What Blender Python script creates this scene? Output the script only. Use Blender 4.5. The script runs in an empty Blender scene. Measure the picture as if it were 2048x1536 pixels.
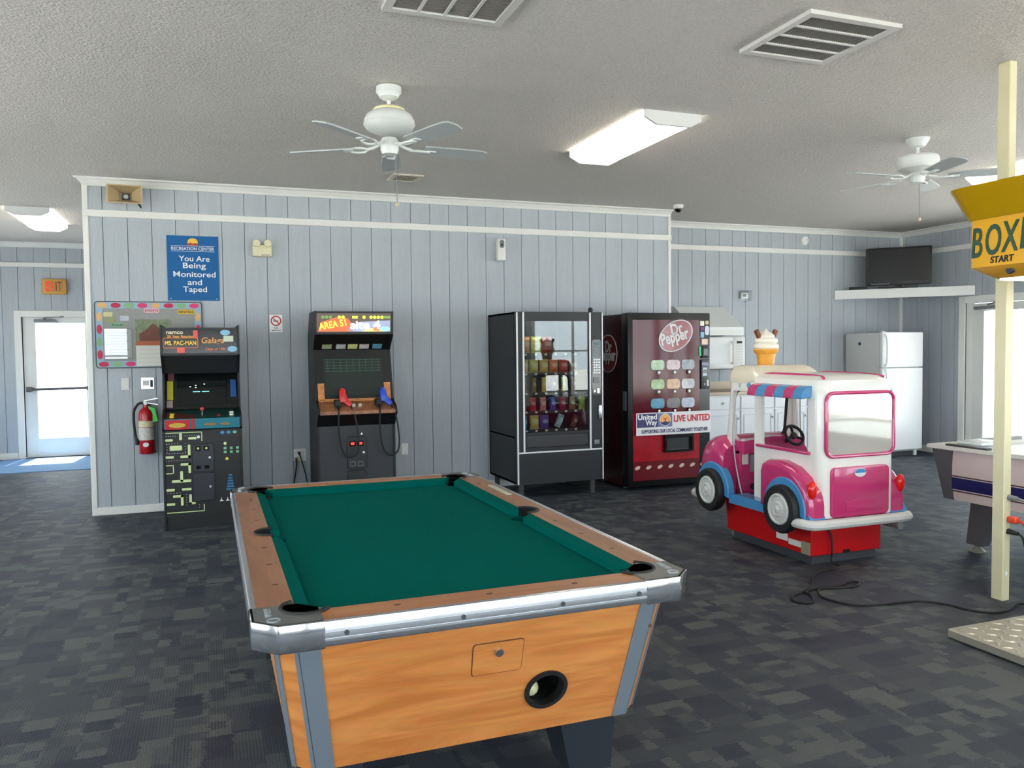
import bpy, bmesh, math, random
from mathutils import Vector, Matrix
from mathutils.geometry import tessellate_polygon
random.seed(7)
R = math.radians
SC = bpy.context.scene
COL = SC.collection

# ------------------------------------------------------------------ camera
cam = bpy.data.objects.new('camera', bpy.data.cameras.new('camera'))
COL.objects.link(cam)
SC.camera = cam
CX, CY, CZ = 0.8723, -8.2116, 1.4782
yaw, pitch, roll = 0.3573, -0.0429, -0.0111
fw = Vector((math.sin(yaw) * math.cos(pitch), math.cos(yaw) * math.cos(pitch), math.sin(pitch)))
rt = Vector((math.cos(yaw), -math.sin(yaw), 0))
up = rt.cross(fw)
r2 = math.cos(roll) * rt + math.sin(roll) * up
u2 = -math.sin(roll) * rt + math.cos(roll) * up
cam.matrix_world = Matrix(((r2.x, u2.x, -fw.x, CX), (r2.y, u2.y, -fw.y, CY), (r2.z, u2.z, -fw.z, CZ), (0, 0, 0, 1)))
cam.data.sensor_fit = 'HORIZONTAL'
cam.data.sensor_width = 36.0
cam.data.lens = 1620.0 / 2048.0 * 36.0
cam.data.clip_start = 0.05
cam.data.clip_end = 200

# ------------------------------------------------------------------ world (bright overcast day outside)
W = bpy.data.worlds.new('world')
SC.world = W
W.use_nodes = True
bg = W.node_tree.nodes['Background']
bg.inputs[0].default_value = (0.84, 0.93, 1.0, 1)
bg.inputs[1].default_value = 5.6
sun = bpy.data.objects.new('sun', bpy.data.lights.new('sun', 'SUN'))
COL.objects.link(sun)
sun.data.energy = 24.0
sun.data.angle = R(0.6)
sun.data.color = (1.0, 0.95, 0.87)
sun.rotation_euler = (R(-26), 0, R(-6))      # high sun from beyond the exit door

# exposure
SC.view_settings.view_transform = 'Standard'
SC.view_settings.look = 'None'
SC.view_settings.gamma = 1.0
SC.view_settings.use_curve_mapping = False
SC.view_settings.exposure = 0.5
try:
    SC.cycles.use_denoising = True
    SC.cycles.max_bounces = 8
    SC.cycles.diffuse_bounces = 4
    SC.cycles.glossy_bounces = 4
    SC.cycles.transparent_max_bounces = 12
    SC.cycles.caustics_reflective = False
    SC.cycles.caustics_refractive = False
    SC.cycles.sample_clamp_indirect = 6.0
except Exception:
    pass

# window openings (daylight comes in through these)
H = 3.06                       # ceiling height
XL, XR = -3.4, 10.128          # left and right walls
YR = -10.6                     # wall behind the camera
YE = 4.95                      # wall with the exit door
YK = 0.70                      # kitchen wall
X0, X1 = -0.148, 5.915         # ends of the panelled main wall (at y = 0)
REAR_WIN = [(-3.0, -0.7), (-0.3, 2.0), (2.4, 4.7), (5.1, 7.4), (7.8, 9.8)]           # x ranges in wall_rear
ADDED_RIGHT_WIN = [(-3.9, -1.9), (-6.0, -4.2), (-8.1, -6.3), (-10.3, -8.4)]                  # side windows added for daylight, y ranges in wall_right
ADDED_LEFT_WIN = [(-9.6, -7.4), (-6.8, -4.6), (-4.0, -1.8), (0.0, 1.6), (2.6, 3.8)]              # windows added to light the left side, y ranges in wall_left
WZ0, WZ1 = 0.40, 2.45
RDOOR = (-1.36, -0.365)        # glazed door opening in wall_right
EDOOR = (-1.60, -0.66)         # exit door opening in wall_exit

def portal(name, loc, rot, sx, sy):
    l = bpy.data.lights.new(name, 'AREA')
    l.shape = 'RECTANGLE'
    l.size, l.size_y = sx, sy
    l.cycles.is_portal = True
    o = bpy.data.objects.new(name, l)
    COL.objects.link(o)
    o.location = loc
    o.rotation_euler = rot
    return o
for i, (a, b) in enumerate(REAR_WIN):
    portal('daylight_portal', ((a + b) / 2, YR - 0.02, (WZ0 + WZ1) / 2), (R(90), 0, 0), b - a, WZ1 - WZ0)
for i, (a, b) in enumerate(ADDED_RIGHT_WIN):
    portal('daylight_portal', (XR + 0.02, (a + b) / 2, (WZ0 + WZ1) / 2), (R(90), 0, R(90)), b - a, WZ1 - WZ0)
for i, (a, b) in enumerate(ADDED_LEFT_WIN):
    portal('daylight_portal', (XL - 0.02, (a + b) / 2, (WZ0 + WZ1) / 2), (R(90), 0, R(-90)), b - a, WZ1 - WZ0)
portal('daylight_portal', (XR + 0.05, sum(RDOOR) / 2, 1.03), (R(90), 0, R(90)), RDOOR[1] - RDOOR[0], 2.0)
portal('daylight_portal', (sum(EDOOR) / 2, YE + 0.05, 1.03), (R(-90), 0, 0), EDOOR[1] - EDOOR[0], 2.0)

# ------------------------------------------------------------------ materials
def lin(c):
    c = c / 255.0
    return c / 12.92 if c <= 0.04045 else ((c + 0.055) / 1.055) ** 2.4
def rgb(t):
    return (lin(t[0]), lin(t[1]), lin(t[2]), 1)
MATS = {}
def node(nt, typ, **kw):
    n = nt.nodes.new(typ)
    for k, v in kw.items():
        if k.startswith('i_'):
            key = k[2:]
            n.inputs[int(key) if key.isdigit() else key.replace('_', ' ')].default_value = v
        else:
            setattr(n, k, v)
    return n
def mat(name, c=(200, 200, 200), rough=0.5, metal=0.0, spec=0.5, emit=None, es=0.0, coat=0.0, var=0.0, vscale=6.0, bump=0.0, bscale=200.0, vec=None, alpha=None):
    if name in MATS:
        return MATS[name]
    m = bpy.data.materials.new(name)
    m.use_nodes = True
    nt = m.node_tree
    b = nt.nodes['Principled BSDF']
    b.inputs['Base Color'].default_value = rgb(c)
    b.inputs['Roughness'].default_value = rough
    b.inputs['Metallic'].default_value = metal
    b.inputs['Specular IOR Level'].default_value = spec
    if coat:
        b.inputs['Coat Weight'].default_value = coat
        b.inputs['Coat Roughness'].default_value = 0.05
    if emit:
        b.inputs['Emission Color'].default_value = rgb(emit)
        b.inputs['Emission Strength'].default_value = es
    tc = mp = None
    if var or bump:
        tc = node(nt, 'ShaderNodeTexCoord')
        mp = node(nt, 'ShaderNodeMapping')
        if vec:
            mp.inputs['Scale'].default_value = vec
        nt.links.new(tc.outputs['Object'], mp.inputs['Vector'])
    if var:
        nz = node(nt, 'ShaderNodeTexNoise', i_Scale=vscale, i_Detail=5.0)
        nt.links.new(mp.outputs[0], nz.inputs['Vector'])
        mx = node(nt, 'ShaderNodeMix', data_type='RGBA')
        d = rgb(tuple(max(0, x * (1 - var)) for x in c))
        l = rgb(tuple(min(255, x * (1 + var)) for x in c))
        mx.inputs[6].default_value = d
        mx.inputs[7].default_value = l
        nt.links.new(nz.outputs[0], mx.inputs[0])
        nt.links.new(mx.outputs[2], b.inputs['Base Color'])
    if bump:
        nb = node(nt, 'ShaderNodeTexNoise', i_Scale=bscale, i_Detail=3.0)
        nt.links.new(mp.outputs[0], nb.inputs['Vector'])
        bp = node(nt, 'ShaderNodeBump', i_Strength=bump, i_Distance=0.01)
        nt.links.new(nb.outputs[0], bp.inputs['Height'])
        nt.links.new(bp.outputs[0], b.inputs['Normal'])
    MATS[name] = m
    return m
def glass(name, tint=(250, 252, 252), spec=0.04):
    if name in MATS:
        return MATS[name]
    m = bpy.data.materials.new(name)
    m.use_nodes = True
    nt = m.node_tree
    nt.nodes.clear()
    out = node(nt, 'ShaderNodeOutputMaterial')
    tr = node(nt, 'ShaderNodeBsdfTransparent')
    tr.inputs[0].default_value = rgb(tint)
    gl = node(nt, 'ShaderNodeBsdfGlossy', i_Roughness=0.015)
    lf = node(nt, 'ShaderNodeLayerWeight', i_Blend=0.5)
    pw = node(nt, 'ShaderNodeMath', operation='POWER'); pw.inputs[1].default_value = 5.0
    nt.links.new(lf.outputs['Facing'], pw.inputs[0])
    lw = node(nt, 'ShaderNodeMath', operation='MULTIPLY'); lw.inputs[1].default_value = 0.8
    nt.links.new(pw.outputs[0], lw.inputs[0])
    ad = node(nt, 'ShaderNodeMath', operation='ADD', use_clamp=True)
    ad.inputs[1].default_value = spec
    mx = node(nt, 'ShaderNodeMixShader')
    nt.links.new(lw.outputs[0], ad.inputs[0])
    nt.links.new(ad.outputs[0], mx.inputs[0])
    nt.links.new(tr.outputs[0], mx.inputs[1])
    nt.links.new(gl.outputs[0], mx.inputs[2])
    nt.links.new(mx.outputs[0], out.inputs[0])
    MATS[name] = m
    return m
def lamp_mat(name, c, s):
    return mat(name, c, 0.4, emit=c, es=s)

def carpet_material():
    m = bpy.data.materials.new('carpet')
    m.use_nodes = True
    nt = m.node_tree
    b = nt.nodes['Principled BSDF']
    b.inputs['Roughness'].default_value = 0.62
    b.inputs['Specular IOR Level'].default_value = 0.30
    tc = node(nt, 'ShaderNodeTexCoord')
    # ragged edges: distort the coordinates a little
    nz = node(nt, 'ShaderNodeTexNoise', i_Scale=48.0, i_Detail=4.0)
    nt.links.new(tc.outputs['Object'], nz.inputs['Vector'])
    sb = node(nt, 'ShaderNodeVectorMath', operation='SUBTRACT'); sb.inputs[1].default_value = (0.5, 0.5, 0.5)
    nt.links.new(nz.outputs['Color'], sb.inputs[0])
    sc_ = node(nt, 'ShaderNodeVectorMath', operation='MULTIPLY'); sc_.inputs[1].default_value = (0.06, 0.025, 0)
    nt.links.new(sb.outputs[0], sc_.inputs[0])
    ad = node(nt, 'ShaderNodeVectorMath', operation='ADD')
    nt.links.new(tc.outputs['Object'], ad.inputs[0]); nt.links.new(sc_.outputs[0], ad.inputs[1])
    def cells(inc, off):
        o = node(nt, 'ShaderNodeVectorMath', operation='ADD'); o.inputs[1].default_value = off
        nt.links.new(ad.outputs[0], o.inputs[0])
        s = node(nt, 'ShaderNodeVectorMath', operation='SNAP'); s.inputs[1].default_value = inc
        nt.links.new(o.outputs[0], s.inputs[0])
        w = node(nt, 'ShaderNodeTexWhiteNoise', noise_dimensions='3D')
        nt.links.new(s.outputs[0], w.inputs['Vector'])
        return w
    def ramp(src, stops):
        r = node(nt, 'ShaderNodeValToRGB')
        r.color_ramp.interpolation = 'CONSTANT'
        el = r.color_ramp.elements
        while len(el) < len(stops):
            el.new(0.5)
        for e, (p, c) in zip(el, stops):
            e.position = p; e.color = rgb(c)
        nt.links.new(src.outputs[0], r.inputs[0])
        return r
    A = ramp(cells((0.17, 0.10, 1), (0.03, 0.02, 0)), [(0, (42, 48, 60)), (0.34, (55, 60, 67)), (0.66, (78, 81, 82)), (0.8, (36, 41, 56))])
    Bq = ramp(cells((0.065, 0.07, 1), (0.01, 0.05, 0)), [(0, (48, 54, 62)), (0.35, (72, 76, 78)), (0.6, (40, 46, 58)), (0.85, (62, 67, 71))])
    M = cells((0.11, 0.22, 1), (0.4, 0.1, 0))
    gt = node(nt, 'ShaderNodeMath', operation='GREATER_THAN'); gt.inputs[1].default_value = 0.5
    nt.links.new(M.outputs[0], gt.inputs[0])
    mx = node(nt, 'ShaderNodeMix', data_type='RGBA')
    nt.links.new(gt.outputs[0], mx.inputs[0]); nt.links.new(A.outputs[0], mx.inputs[6]); nt.links.new(Bq.outputs[0], mx.inputs[7])
    # ribs that run along y, stronger in some of the blocks
    wv = node(nt, 'ShaderNodeTexWave', wave_type='BANDS', bands_direction='X', i_Scale=26.0, i_Distortion=0.0)
    nt.links.new(tc.outputs['Object'], wv.inputs['Vector'])
    lt = node(nt, 'ShaderNodeMath', operation='MULTIPLY'); 
    nt.links.new(wv.outputs['Fac'], lt.inputs[0]); nt.links.new(M.outputs[0], lt.inputs[1])
    l2 = node(nt, 'ShaderNodeMath', operation='MULTIPLY'); l2.inputs[1].default_value = 0.42
    nt.links.new(lt.outputs[0], l2.inputs[0])
    mr = node(nt, 'ShaderNodeMix', data_type='RGBA'); mr.inputs[7].default_value = rgb((96, 99, 98))
    nt.links.new(l2.outputs[0], mr.inputs[0]); nt.links.new(mx.outputs[2], mr.inputs[6])
    fz = node(nt, 'ShaderNodeTexNoise', i_Scale=160.0, i_Detail=2.0)
    nt.links.new(tc.outputs['Object'], fz.inputs['Vector'])
    mf = node(nt, 'ShaderNodeMix', data_type='RGBA', blend_type='OVERLAY'); mf.inputs[0].default_value = 0.35
    nt.links.new(mr.outputs[2], mf.inputs[6]); nt.links.new(fz.outputs['Color'], mf.inputs[7])
    hs = node(nt, 'ShaderNodeHueSaturation', i_Saturation=0.95, i_Value=1.05)
    nt.links.new(mf.outputs[2], hs.inputs['Color'])
    nt.links.new(hs.outputs[0], b.inputs['Base Color'])
    bp = node(nt, 'ShaderNodeBump', i_Strength=0.5, i_Distance=0.004)
    nt.links.new(fz.outputs[0], bp.inputs['Height']); nt.links.new(bp.outputs[0], b.inputs['Normal'])
    return m

def wood_material(name, light, dark, vec, contrast=(0.38, 0.68)):
    m = bpy.data.materials.new(name)
    m.use_nodes = True
    nt = m.node_tree
    b = nt.nodes['Principled BSDF']
    b.inputs['Roughness'].default_value = 0.38
    tc = node(nt, 'ShaderNodeTexCoord')
    mp = node(nt, 'ShaderNodeMapping'); mp.inputs['Scale'].default_value = vec
    nt.links.new(tc.outputs['Object'], mp.inputs['Vector'])
    n1 = node(nt, 'ShaderNodeTexNoise', i_Scale=1.6, i_Detail=6.0, i_Roughness=0.55, i_Distortion=1.2)
    nt.links.new(mp.outputs[0], n1.inputs['Vector'])
    rp = node(nt, 'ShaderNodeValToRGB')
    rp.color_ramp.elements[0].position = contrast[0]; rp.color_ramp.elements[0].color = rgb(dark)
    rp.color_ramp.elements[1].position = contrast[1]; rp.color_ramp.elements[1].color = rgb(light)
    nt.links.new(n1.outputs[0], rp.inputs[0])
    mp2 = node(nt, 'ShaderNodeMapping'); mp2.inputs['Scale'].default_value = tuple(v * 4 for v in vec)
    nt.links.new(tc.outputs['Object'], mp2.inputs['Vector'])
    n2 = node(nt, 'ShaderNodeTexNoise', i_Scale=2.0, i_Detail=3.0)
    nt.links.new(mp2.outputs[0], n2.inputs['Vector'])
    mx = node(nt, 'ShaderNodeMix', data_type='RGBA', blend_type='MULTIPLY'); mx.inputs[0].default_value = 0.25
    nt.links.new(rp.outputs[0], mx.inputs[6]); nt.links.new(n2.outputs['Color'], mx.inputs[7])
    nt.links.new(mx.outputs[2], b.inputs['Base Color'])
    return m

M_WALL = mat('painted_panel', (174, 181, 188), 0.55, var=0.05, vscale=4, bump=0.35, bscale=30, vec=(6, 6, 0.5))
M_GROOVE = mat('panel_groove', (100, 106, 114), 0.8)
M_TRIM = mat('white_trim', (232, 232, 228), 0.4, var=0.02)
M_CEIL = mat('popcorn_ceiling', (200, 196, 192), 0.9, var=0.10, vscale=90, bump=1.0, bscale=75)
M_CARPET = carpet_material()
M_WHITE = mat('white_paint', (238, 238, 236), 0.35)
M_PLAST = mat('white_plastic', (230, 230, 226), 0.35)
M_BLACK = mat('black_vinyl', (15, 15, 17), 0.45, bump=0.08, bscale=300)
M_GLOSSBLACK = mat('gloss_black', (10, 10, 12), 0.08)
M_RUBBER = mat('black_rubber', (18, 18, 19), 0.6)
M_DKGREY = mat('dark_grey', (58, 60, 64), 0.5)
M_GREY = mat('grey', (120, 123, 127), 0.5)
M_CHROME = mat('chrome', (225, 226, 230), 0.12, metal=1.0)
M_ALU = mat('brushed_aluminium', (205, 207, 212), 0.3, metal=1.0)
M_CREAM = mat('cream_metal', (218, 212, 176), 0.45, var=0.03)
M_RED = mat('red', (206, 24, 28), 0.3)
M_YELLOWT = mat('yellow_print', (245, 215, 60), 0.5)
M_GREENT = mat('green_print', (120, 205, 120), 0.5)
M_PAPER = mat('paper', (222, 222, 214), 0.7)
M_INK = mat('black_ink', (24, 24, 28), 0.6)
M_WTEXT = mat('white_print', (240, 240, 240), 0.5)
M_REDT = mat('red_print', (200, 32, 44), 0.5)
M_NAVYT = mat('navy_print', (34, 40, 92), 0.5)
M_GLASS = glass('clear_glass')
M_DARKHOLE = mat('dark_hole', (8, 8, 9), 0.9)

# ------------------------------------------------------------------ mesh helpers
class B:
    def __init__(s):
        s.bm = bmesh.new()
    def _merge(s, t):
        me = bpy.data.meshes.new('t'); t.to_mesh(me); t.free()
        s.bm.from_mesh(me); bpy.data.meshes.remove(me)
    def faces(s, vs, fs, bev=0, seg=2):
        t = bmesh.new()
        v = [t.verts.new(p) for p in vs]
        for f in fs:
            try: t.faces.new([v[i] for i in f])
            except ValueError: pass
        bmesh.ops.recalc_face_normals(t, faces=t.faces)
        if bev:
            bmesh.ops.bevel(t, geom=list(t.edges), offset=bev, segments=seg, affect='EDGES', profile=0.5, clamp_overlap=True)
        s._merge(t)
        return s
    def box(s, x0, x1, y0, y1, z0, z1, bev=0, seg=2):
        v = [(x0, y0, z0), (x1, y0, z0), (x1, y1, z0), (x0, y1, z0), (x0, y0, z1), (x1, y0, z1), (x1, y1, z1), (x0, y1, z1)]
        return s.faces(v, [(0, 3, 2, 1), (4, 5, 6, 7), (0, 1, 5, 4), (1, 2, 6, 5), (2, 3, 7, 6), (3, 0, 4, 7)], bev, seg)
    def loft(s, rings, cap=True):
        n = len(rings[0]); vs = [p for r in rings for p in r]; fs = []
        for k in range(len(rings) - 1):
            for i in range(n):
                j = (i + 1) % n
                fs.append((k * n + i, k * n + j, (k + 1) * n + j, (k + 1) * n + i))
        if cap:
            fs.append(tuple(range(n))); fs.append(tuple(range((len(rings) - 1) * n, len(rings) * n)))
        return s.faces(vs, fs)
    def prism(s, pts, axis, a0, a1, bev=0, seg=2, holes=(), fn=None, only=None):
        # polygon (2D) extruded along an axis; x: pts are (y,z), y: pts are (x,z), z: pts are (x,y)
        def P(p, a):
            q = (a, p[0], p[1]) if axis == 'x' else ((p[0], a, p[1]) if axis == 'y' else (p[0], p[1], a))
            return fn(q) if fn else q
        t = bmesh.new()
        if not holes:
            lo = [t.verts.new(P(p, a0)) for p in pts]; hi = [t.verts.new(P(p, a1)) for p in pts]
            t.faces.new(lo); t.faces.new(list(reversed(hi)))
            for i in range(len(pts)):
                j = (i + 1) % len(pts)
                t.faces.new((lo[i], lo[j], hi[j], hi[i]))
        else:
            loops = [list(pts)] + [list(h) for h in holes]
            flat = [p for l in loops for p in l]
            tris = tessellate_polygon([[Vector((p[0], p[1], 0)) for p in l] for l in loops])
            lo = [t.verts.new(P(p, a0)) for p in flat]; hi = [t.verts.new(P(p, a1)) for p in flat]
            for a, b, c in tris:
                try:
                    t.faces.new((lo[a], lo[b], lo[c])); t.faces.new((hi[c], hi[b], hi[a]))
                except ValueError: pass
            o = 0
            for l in loops:
                n = len(l)
                for i in range(n):
                    j = (i + 1) % n
                    t.faces.new((lo[o + i], lo[o + j], hi[o + j], hi[o + i]))
                o += n
        bmesh.ops.recalc_face_normals(t, faces=t.faces)
        if bev:
            if only == 'hi' or only == 'lo':
                side = a1 if only == 'hi' else a0
                ax = {'x': 0, 'y': 1, 'z': 2}[axis]
                es = [e for e in t.edges if all(abs(v.co[ax] - side) < 1e-6 for v in e.verts)]
            else:
                es = list(t.edges)
            bmesh.ops.bevel(t, geom=es, offset=bev, segments=seg, affect='EDGES', profile=0.5, clamp_overlap=True)
        s._merge(t)
        return s
    def cyl(s, p0, p1, r0, r1=None, n=16):
        r1 = r0 if r1 is None else r1
        p0, p1 = Vector(p0), Vector(p1); d = (p1 - p0).normalized()
        a = d.orthogonal().normalized(); b = d.cross(a)
        rg = lambda p, r: [tuple(p + r * (math.cos(2 * math.pi * i / n) * a + math.sin(2 * math.pi * i / n) * b)) for i in range(n)]
        return s.loft([rg(p0, max(r0, 1e-4)), rg(p1, max(r1, 1e-4))])
    def lathe(s, prof, c=(0, 0, 0), n=24, axis='z'):
        def P(r, h, a):
            u, w = r * math.cos(a), r * math.sin(a)
            q = (u, w, h) if axis == 'z' else ((h, u, w) if axis == 'x' else (u, h, w))
            return (q[0] + c[0], q[1] + c[1], q[2] + c[2])
        return s.loft([[P(max(r, 1e-4), h, 2 * math.pi * i / n) for i in range(n)] for r, h in prof])
    def tube(s, path, r, n=8, closed=False):
        pts = [Vector(p) for p in path]; rings = []
        N = len(pts); prev = None
        for i, p in enumerate(pts):
            if closed: d = pts[(i + 1) % N] - pts[i - 1]
            else: d = pts[min(i + 1, N - 1)] - pts[max(i - 1, 0)]
            d.normalize()
            if prev is None: a = d.orthogonal().normalized()
            else: a = (prev - d * prev.dot(d)).normalized()
            prev = a; b = d.cross(a)
            rr = r[i] if isinstance(r, (list, tuple)) else r
            rings.append([tuple(p + rr * (math.cos(2 * math.pi * k / n) * a + math.sin(2 * math.pi * k / n) * b)) for k in range(n)])
        if closed:
            rings.append(rings[0]); return s.loft(rings, cap=False)
        return s.loft(rings)
    def ball(s, c, r, sx=1, sy=1, sz=1, n=16):
        k = n // 2
        rings = []
        for i in range(k + 1):
            t = math.pi * i / k; rr = max(math.sin(t), 1e-3) * r
            rings.append([(c[0] + sx * rr * math.cos(2 * math.pi * j / n), c[1] + sy * rr * math.sin(2 * math.pi * j / n), c[2] + sz * r * math.cos(t)) for j in range(n)])
        return s.loft(rings)
    def build(s, name, m, parent=None, smooth=True, loc=None, rot=None):
        me = bpy.data.meshes.new(name)
        s.bm.to_mesh(me); s.bm.free()
        me.materials.append(m)
        if smooth:
            me.polygons.foreach_set('use_smooth', [True] * len(me.polygons))
            me.set_sharp_from_angle(angle=R(34))
        return link(name, me, parent, loc, rot)
def link(name, me, parent=None, loc=None, rot=None):
    o = bpy.data.objects.new(name, me)
    COL.objects.link(o)
    if parent: o.parent = parent
    if loc: o.location = loc
    if rot: o.rotation_euler = rot
    return o
def tag(o, label, cat, group=None):
    o['label'] = label; o['category'] = cat
    if group: o['group'] = group
    return o
def thing(name, label, cat, loc=(0, 0, 0), rz=0, group=None):
    o = bpy.data.objects.new(name, None); COL.objects.link(o)
    o.empty_display_size = 0.1
    o.location = loc; o.rotation_euler = (0, 0, rz)
    return tag(o, label, cat, group)
def struct(o, label=None, cat=None):
    o['kind'] = 'structure'
    if label: o['label'] = label
    if cat: o['category'] = cat
    return o
def rrect(w, h, r, n=5, c=(0, 0)):
    pts = []
    for cx, cy, a0 in ((w / 2 - r, h / 2 - r, 0), (-w / 2 + r, h / 2 - r, 90), (-w / 2 + r, -h / 2 + r, 180), (w / 2 - r, -h / 2 + r, 270)):
        for i in range(n + 1):
            a = R(a0 + 90 * i / n)
            pts.append((c[0] + cx + r * math.cos(a), c[1] + cy + r * math.sin(a)))
    return pts
def ell(rx, rz, n=28, c=(0, 0)):
    return [(c[0] + rx * math.cos(2 * math.pi * i / n), c[1] + rz * math.sin(2 * math.pi * i / n)) for i in range(n)]
def catmull(P, k=6):
    P = [Vector(p) for p in P]; out = []
    for i in range(len(P) - 1):
        a, b, c, d = P[max(i - 1, 0)], P[i], P[i + 1], P[min(i + 2, len(P) - 1)]
        for j in range(k):
            t = j / k
            out.append(0.5 * ((2 * b) + (-a + c) * t + (2 * a - 5 * b + 4 * c - d) * t * t + (-a + 3 * b - 3 * c + d) * t ** 3))
    out.append(P[-1])
    return out
FRONT = (R(90), 0, 0)               # text that faces -y
def text(parent, name, s, loc, size, m, rot=FRONT, width=None, bold=0.0, ext=0.0006, shear=0.0):
    cu = bpy.data.curves.new('txt', 'FONT')
    cu.body = s; cu.size = size; cu.align_x = 'CENTER'; cu.align_y = 'CENTER'
    cu.extrude = ext; cu.offset = bold * size; cu.resolution_u = 4; cu.shear = shear
    t = bpy.data.objects.new('txt', cu)
    me = bpy.data.meshes.new_from_object(t)
    bpy.data.objects.remove(t); bpy.data.curves.remove(cu)
    xs = [v.co.x for v in me.vertices]
    if xs:
        cx = (max(xs) + min(xs)) / 2
        k = width / (max(xs) - min(xs)) if width else 1.0
        ys = [v.co.y for v in me.vertices]; cy = (max(ys) + min(ys)) / 2
        for v in me.vertices:
            v.co.x = (v.co.x - cx) * k
            v.co.y -= cy
    me.materials.clear(); me.materials.append(m)
    me.name = name
    return link(name, me, parent, loc, rot)

# ================================================================== THE SETTING
floor = struct(B().box(XL - 0.1, XR + 0.1, YR - 0.1, YE + 0.1, -0.1, 0).build('floor', M_CARPET, smooth=False), 'dark blue and grey patterned carpet', 'floor')
ceil = struct(B().box(XL - 0.1, XR + 0.1, YR - 0.1, YE + 0.1, H, H + 0.1).build('ceiling', M_CEIL, smooth=False), 'off-white popcorn ceiling', 'ceiling')
ground = struct(B().box(-40, 50, -50, 45, -0.3, -0.14).build('ground', mat('pale_concrete_ground', (204, 202, 198), 0.9, var=0.1, vscale=0.5), smooth=False), 'pale paved ground outside the windows', 'ground')
GV = 0.2032
def boards(wall, axis, a0, a1, face, z0, z1, first, sgn, skip=()):
    # vertical boards with recessed grooves; axis: the direction they follow; face: plane; sgn: which way the room is
    shared = {}
    k = math.floor((a0 - first) / GV)
    while first + k * GV < a1:
        lo = max(first + k * GV + 0.0025, a0); hi = min(first + (k + 1) * GV - 0.0025, a1)
        k += 1
        if hi - lo < 0.02: continue
        pieces = [(lo, hi, z0, z1)]
        for (s0, s1, sz) in skip:                # openings: boards stop at their edges and go on above (and below)
            nxt = []
            for (l_, h_, p, q) in pieces:
                if h_ <= s0 or l_ >= s1:
                    nxt.append((l_, h_, p, q)); continue
                if l_ < s0: nxt.append((l_, s0, p, q))
                if h_ > s1: nxt.append((s1, h_, p, q))
                m0, m1 = max(l_, s0), min(h_, s1)
                nxt.append((m0, m1, sz[1], q))
                if sz[0] > p + 0.05: nxt.append((m0, m1, p, sz[0]))
            pieces = nxt
        for (l_, h_, p, q) in pieces:
            w = h_ - l_
            if w < 0.006: continue
            key = (round(w, 4), round(p, 3), round(q, 3))
            if key not in shared:
                b = B()
                if axis == 'x': b.box(0, w, min(0, sgn * 0.012), max(0, sgn * 0.012), p, q, bev=0.001, seg=1)
                else: b.box(min(0, sgn * 0.012), max(0, sgn * 0.012), 0, w, p, q, bev=0.001, seg=1)
                o = b.build('board', M_WALL, wall)
                shared[key] = o.data
            else:
                o = link('board', shared[key], wall)
            o.location = (l_, face, 0) if axis == 'x' else (face, l_, 0)
# main wall block (its room face at y = 0, boards proud of the groove plane)
wall_back = struct(B().box(X0 + 0.01, X1 - 0.01, 0.012, 0.13, 0, H).box(X0 + 0.01, X0 + 0.12, 0.13, YE, 0, H).box(X1 - 0.12, X1 - 0.01, 0.13, YK + 0.1, 0, H).build('wall_back', M_GROOVE, smooth=False), 'blue-grey grooved wood panel wall behind the game machines', 'wall')
boards(wall_back, 'x', X0 + 0.02, X1 - 0.02, 0.012, 0.07, H - 0.06, 0.0, -1)
wall_kitchen = struct(B().box(X1 - 0.02, XR + 0.1, YK + 0.012, YK + 0.12, 0, H).build('wall_kitchen', M_GROOVE, smooth=False), 'blue-grey grooved panel wall behind the kitchen counter', 'wall')
boards(wall_kitchen, 'x', X1, XR, YK + 0.012, 0.0, H - 0.06, 6.4621, -1)
we = B().box(XL, EDOOR[0], YE + 0.012, YE + 0.12, 0, H).box(EDOOR[1], X0 + 0.02, YE + 0.012, YE + 0.12, 0, H).box(EDOOR[0], EDOOR[1], YE + 0.012, YE + 0.12, 2.01, H)
wall_exit = struct(we.build('wall_exit', M_GROOVE, smooth=False), 'blue-grey panel wall around the exit door', 'wall')
boards(wall_exit, 'x', -2.4, X0, YE + 0.012, 0.0, H - 0.06, -2.03, -1, skip=[(EDOOR[0], EDOOR[1], (0, 2.01))])
def wall_with_windows(name, axis, plane, t, a0, a1, wins, doors, label):
    b = B()
    cuts = sorted([(w[0], w[1], WZ0, WZ1) for w in wins] + [(d[0], d[1], 0, 2.01) for d in doors])
    def bx(p, q, z0, z1):
        if q - p < 1e-4 or z1 - z0 < 1e-4: return
        if axis == 'x': b.box(p, q, min(plane, plane + t), max(plane, plane + t), z0, z1)
        else: b.box(min(plane, plane + t), max(plane, plane + t), p, q, z0, z1)
    cur = a0
    for c0, c1, z0, z1 in cuts:
        bx(cur, c0, 0, H); bx(c0, c1, 0, z0); bx(c0, c1, z1, H); cur = c1
    bx(cur, a1, 0, H)
    return struct(b.build(name, M_GROOVE if name == 'wall_right' else M_WALL, smooth=False), label, 'wall')
wall_right = wall_with_windows('wall_right', 'y', XR + 0.012, 0.12, YR, YK + 0.1, ADDED_RIGHT_WIN, [RDOOR], 'blue-grey panel wall with the glazed door')
boards(wall_right, 'y', -3.2, YK - 0.01, XR + 0.012, 0.0, H - 0.06, -0.196, -1, skip=[(RDOOR[0], RDOOR[1], (0, 2.01)), (ADDED_RIGHT_WIN[0][0], ADDED_RIGHT_WIN[0][1], (WZ0, WZ1))])
wall_rear = wall_with_windows('wall_rear', 'x', YR, -0.12, XL, XR + 0.1, REAR_WIN, [], 'blue-grey wall of windows opposite the game machines')
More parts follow.
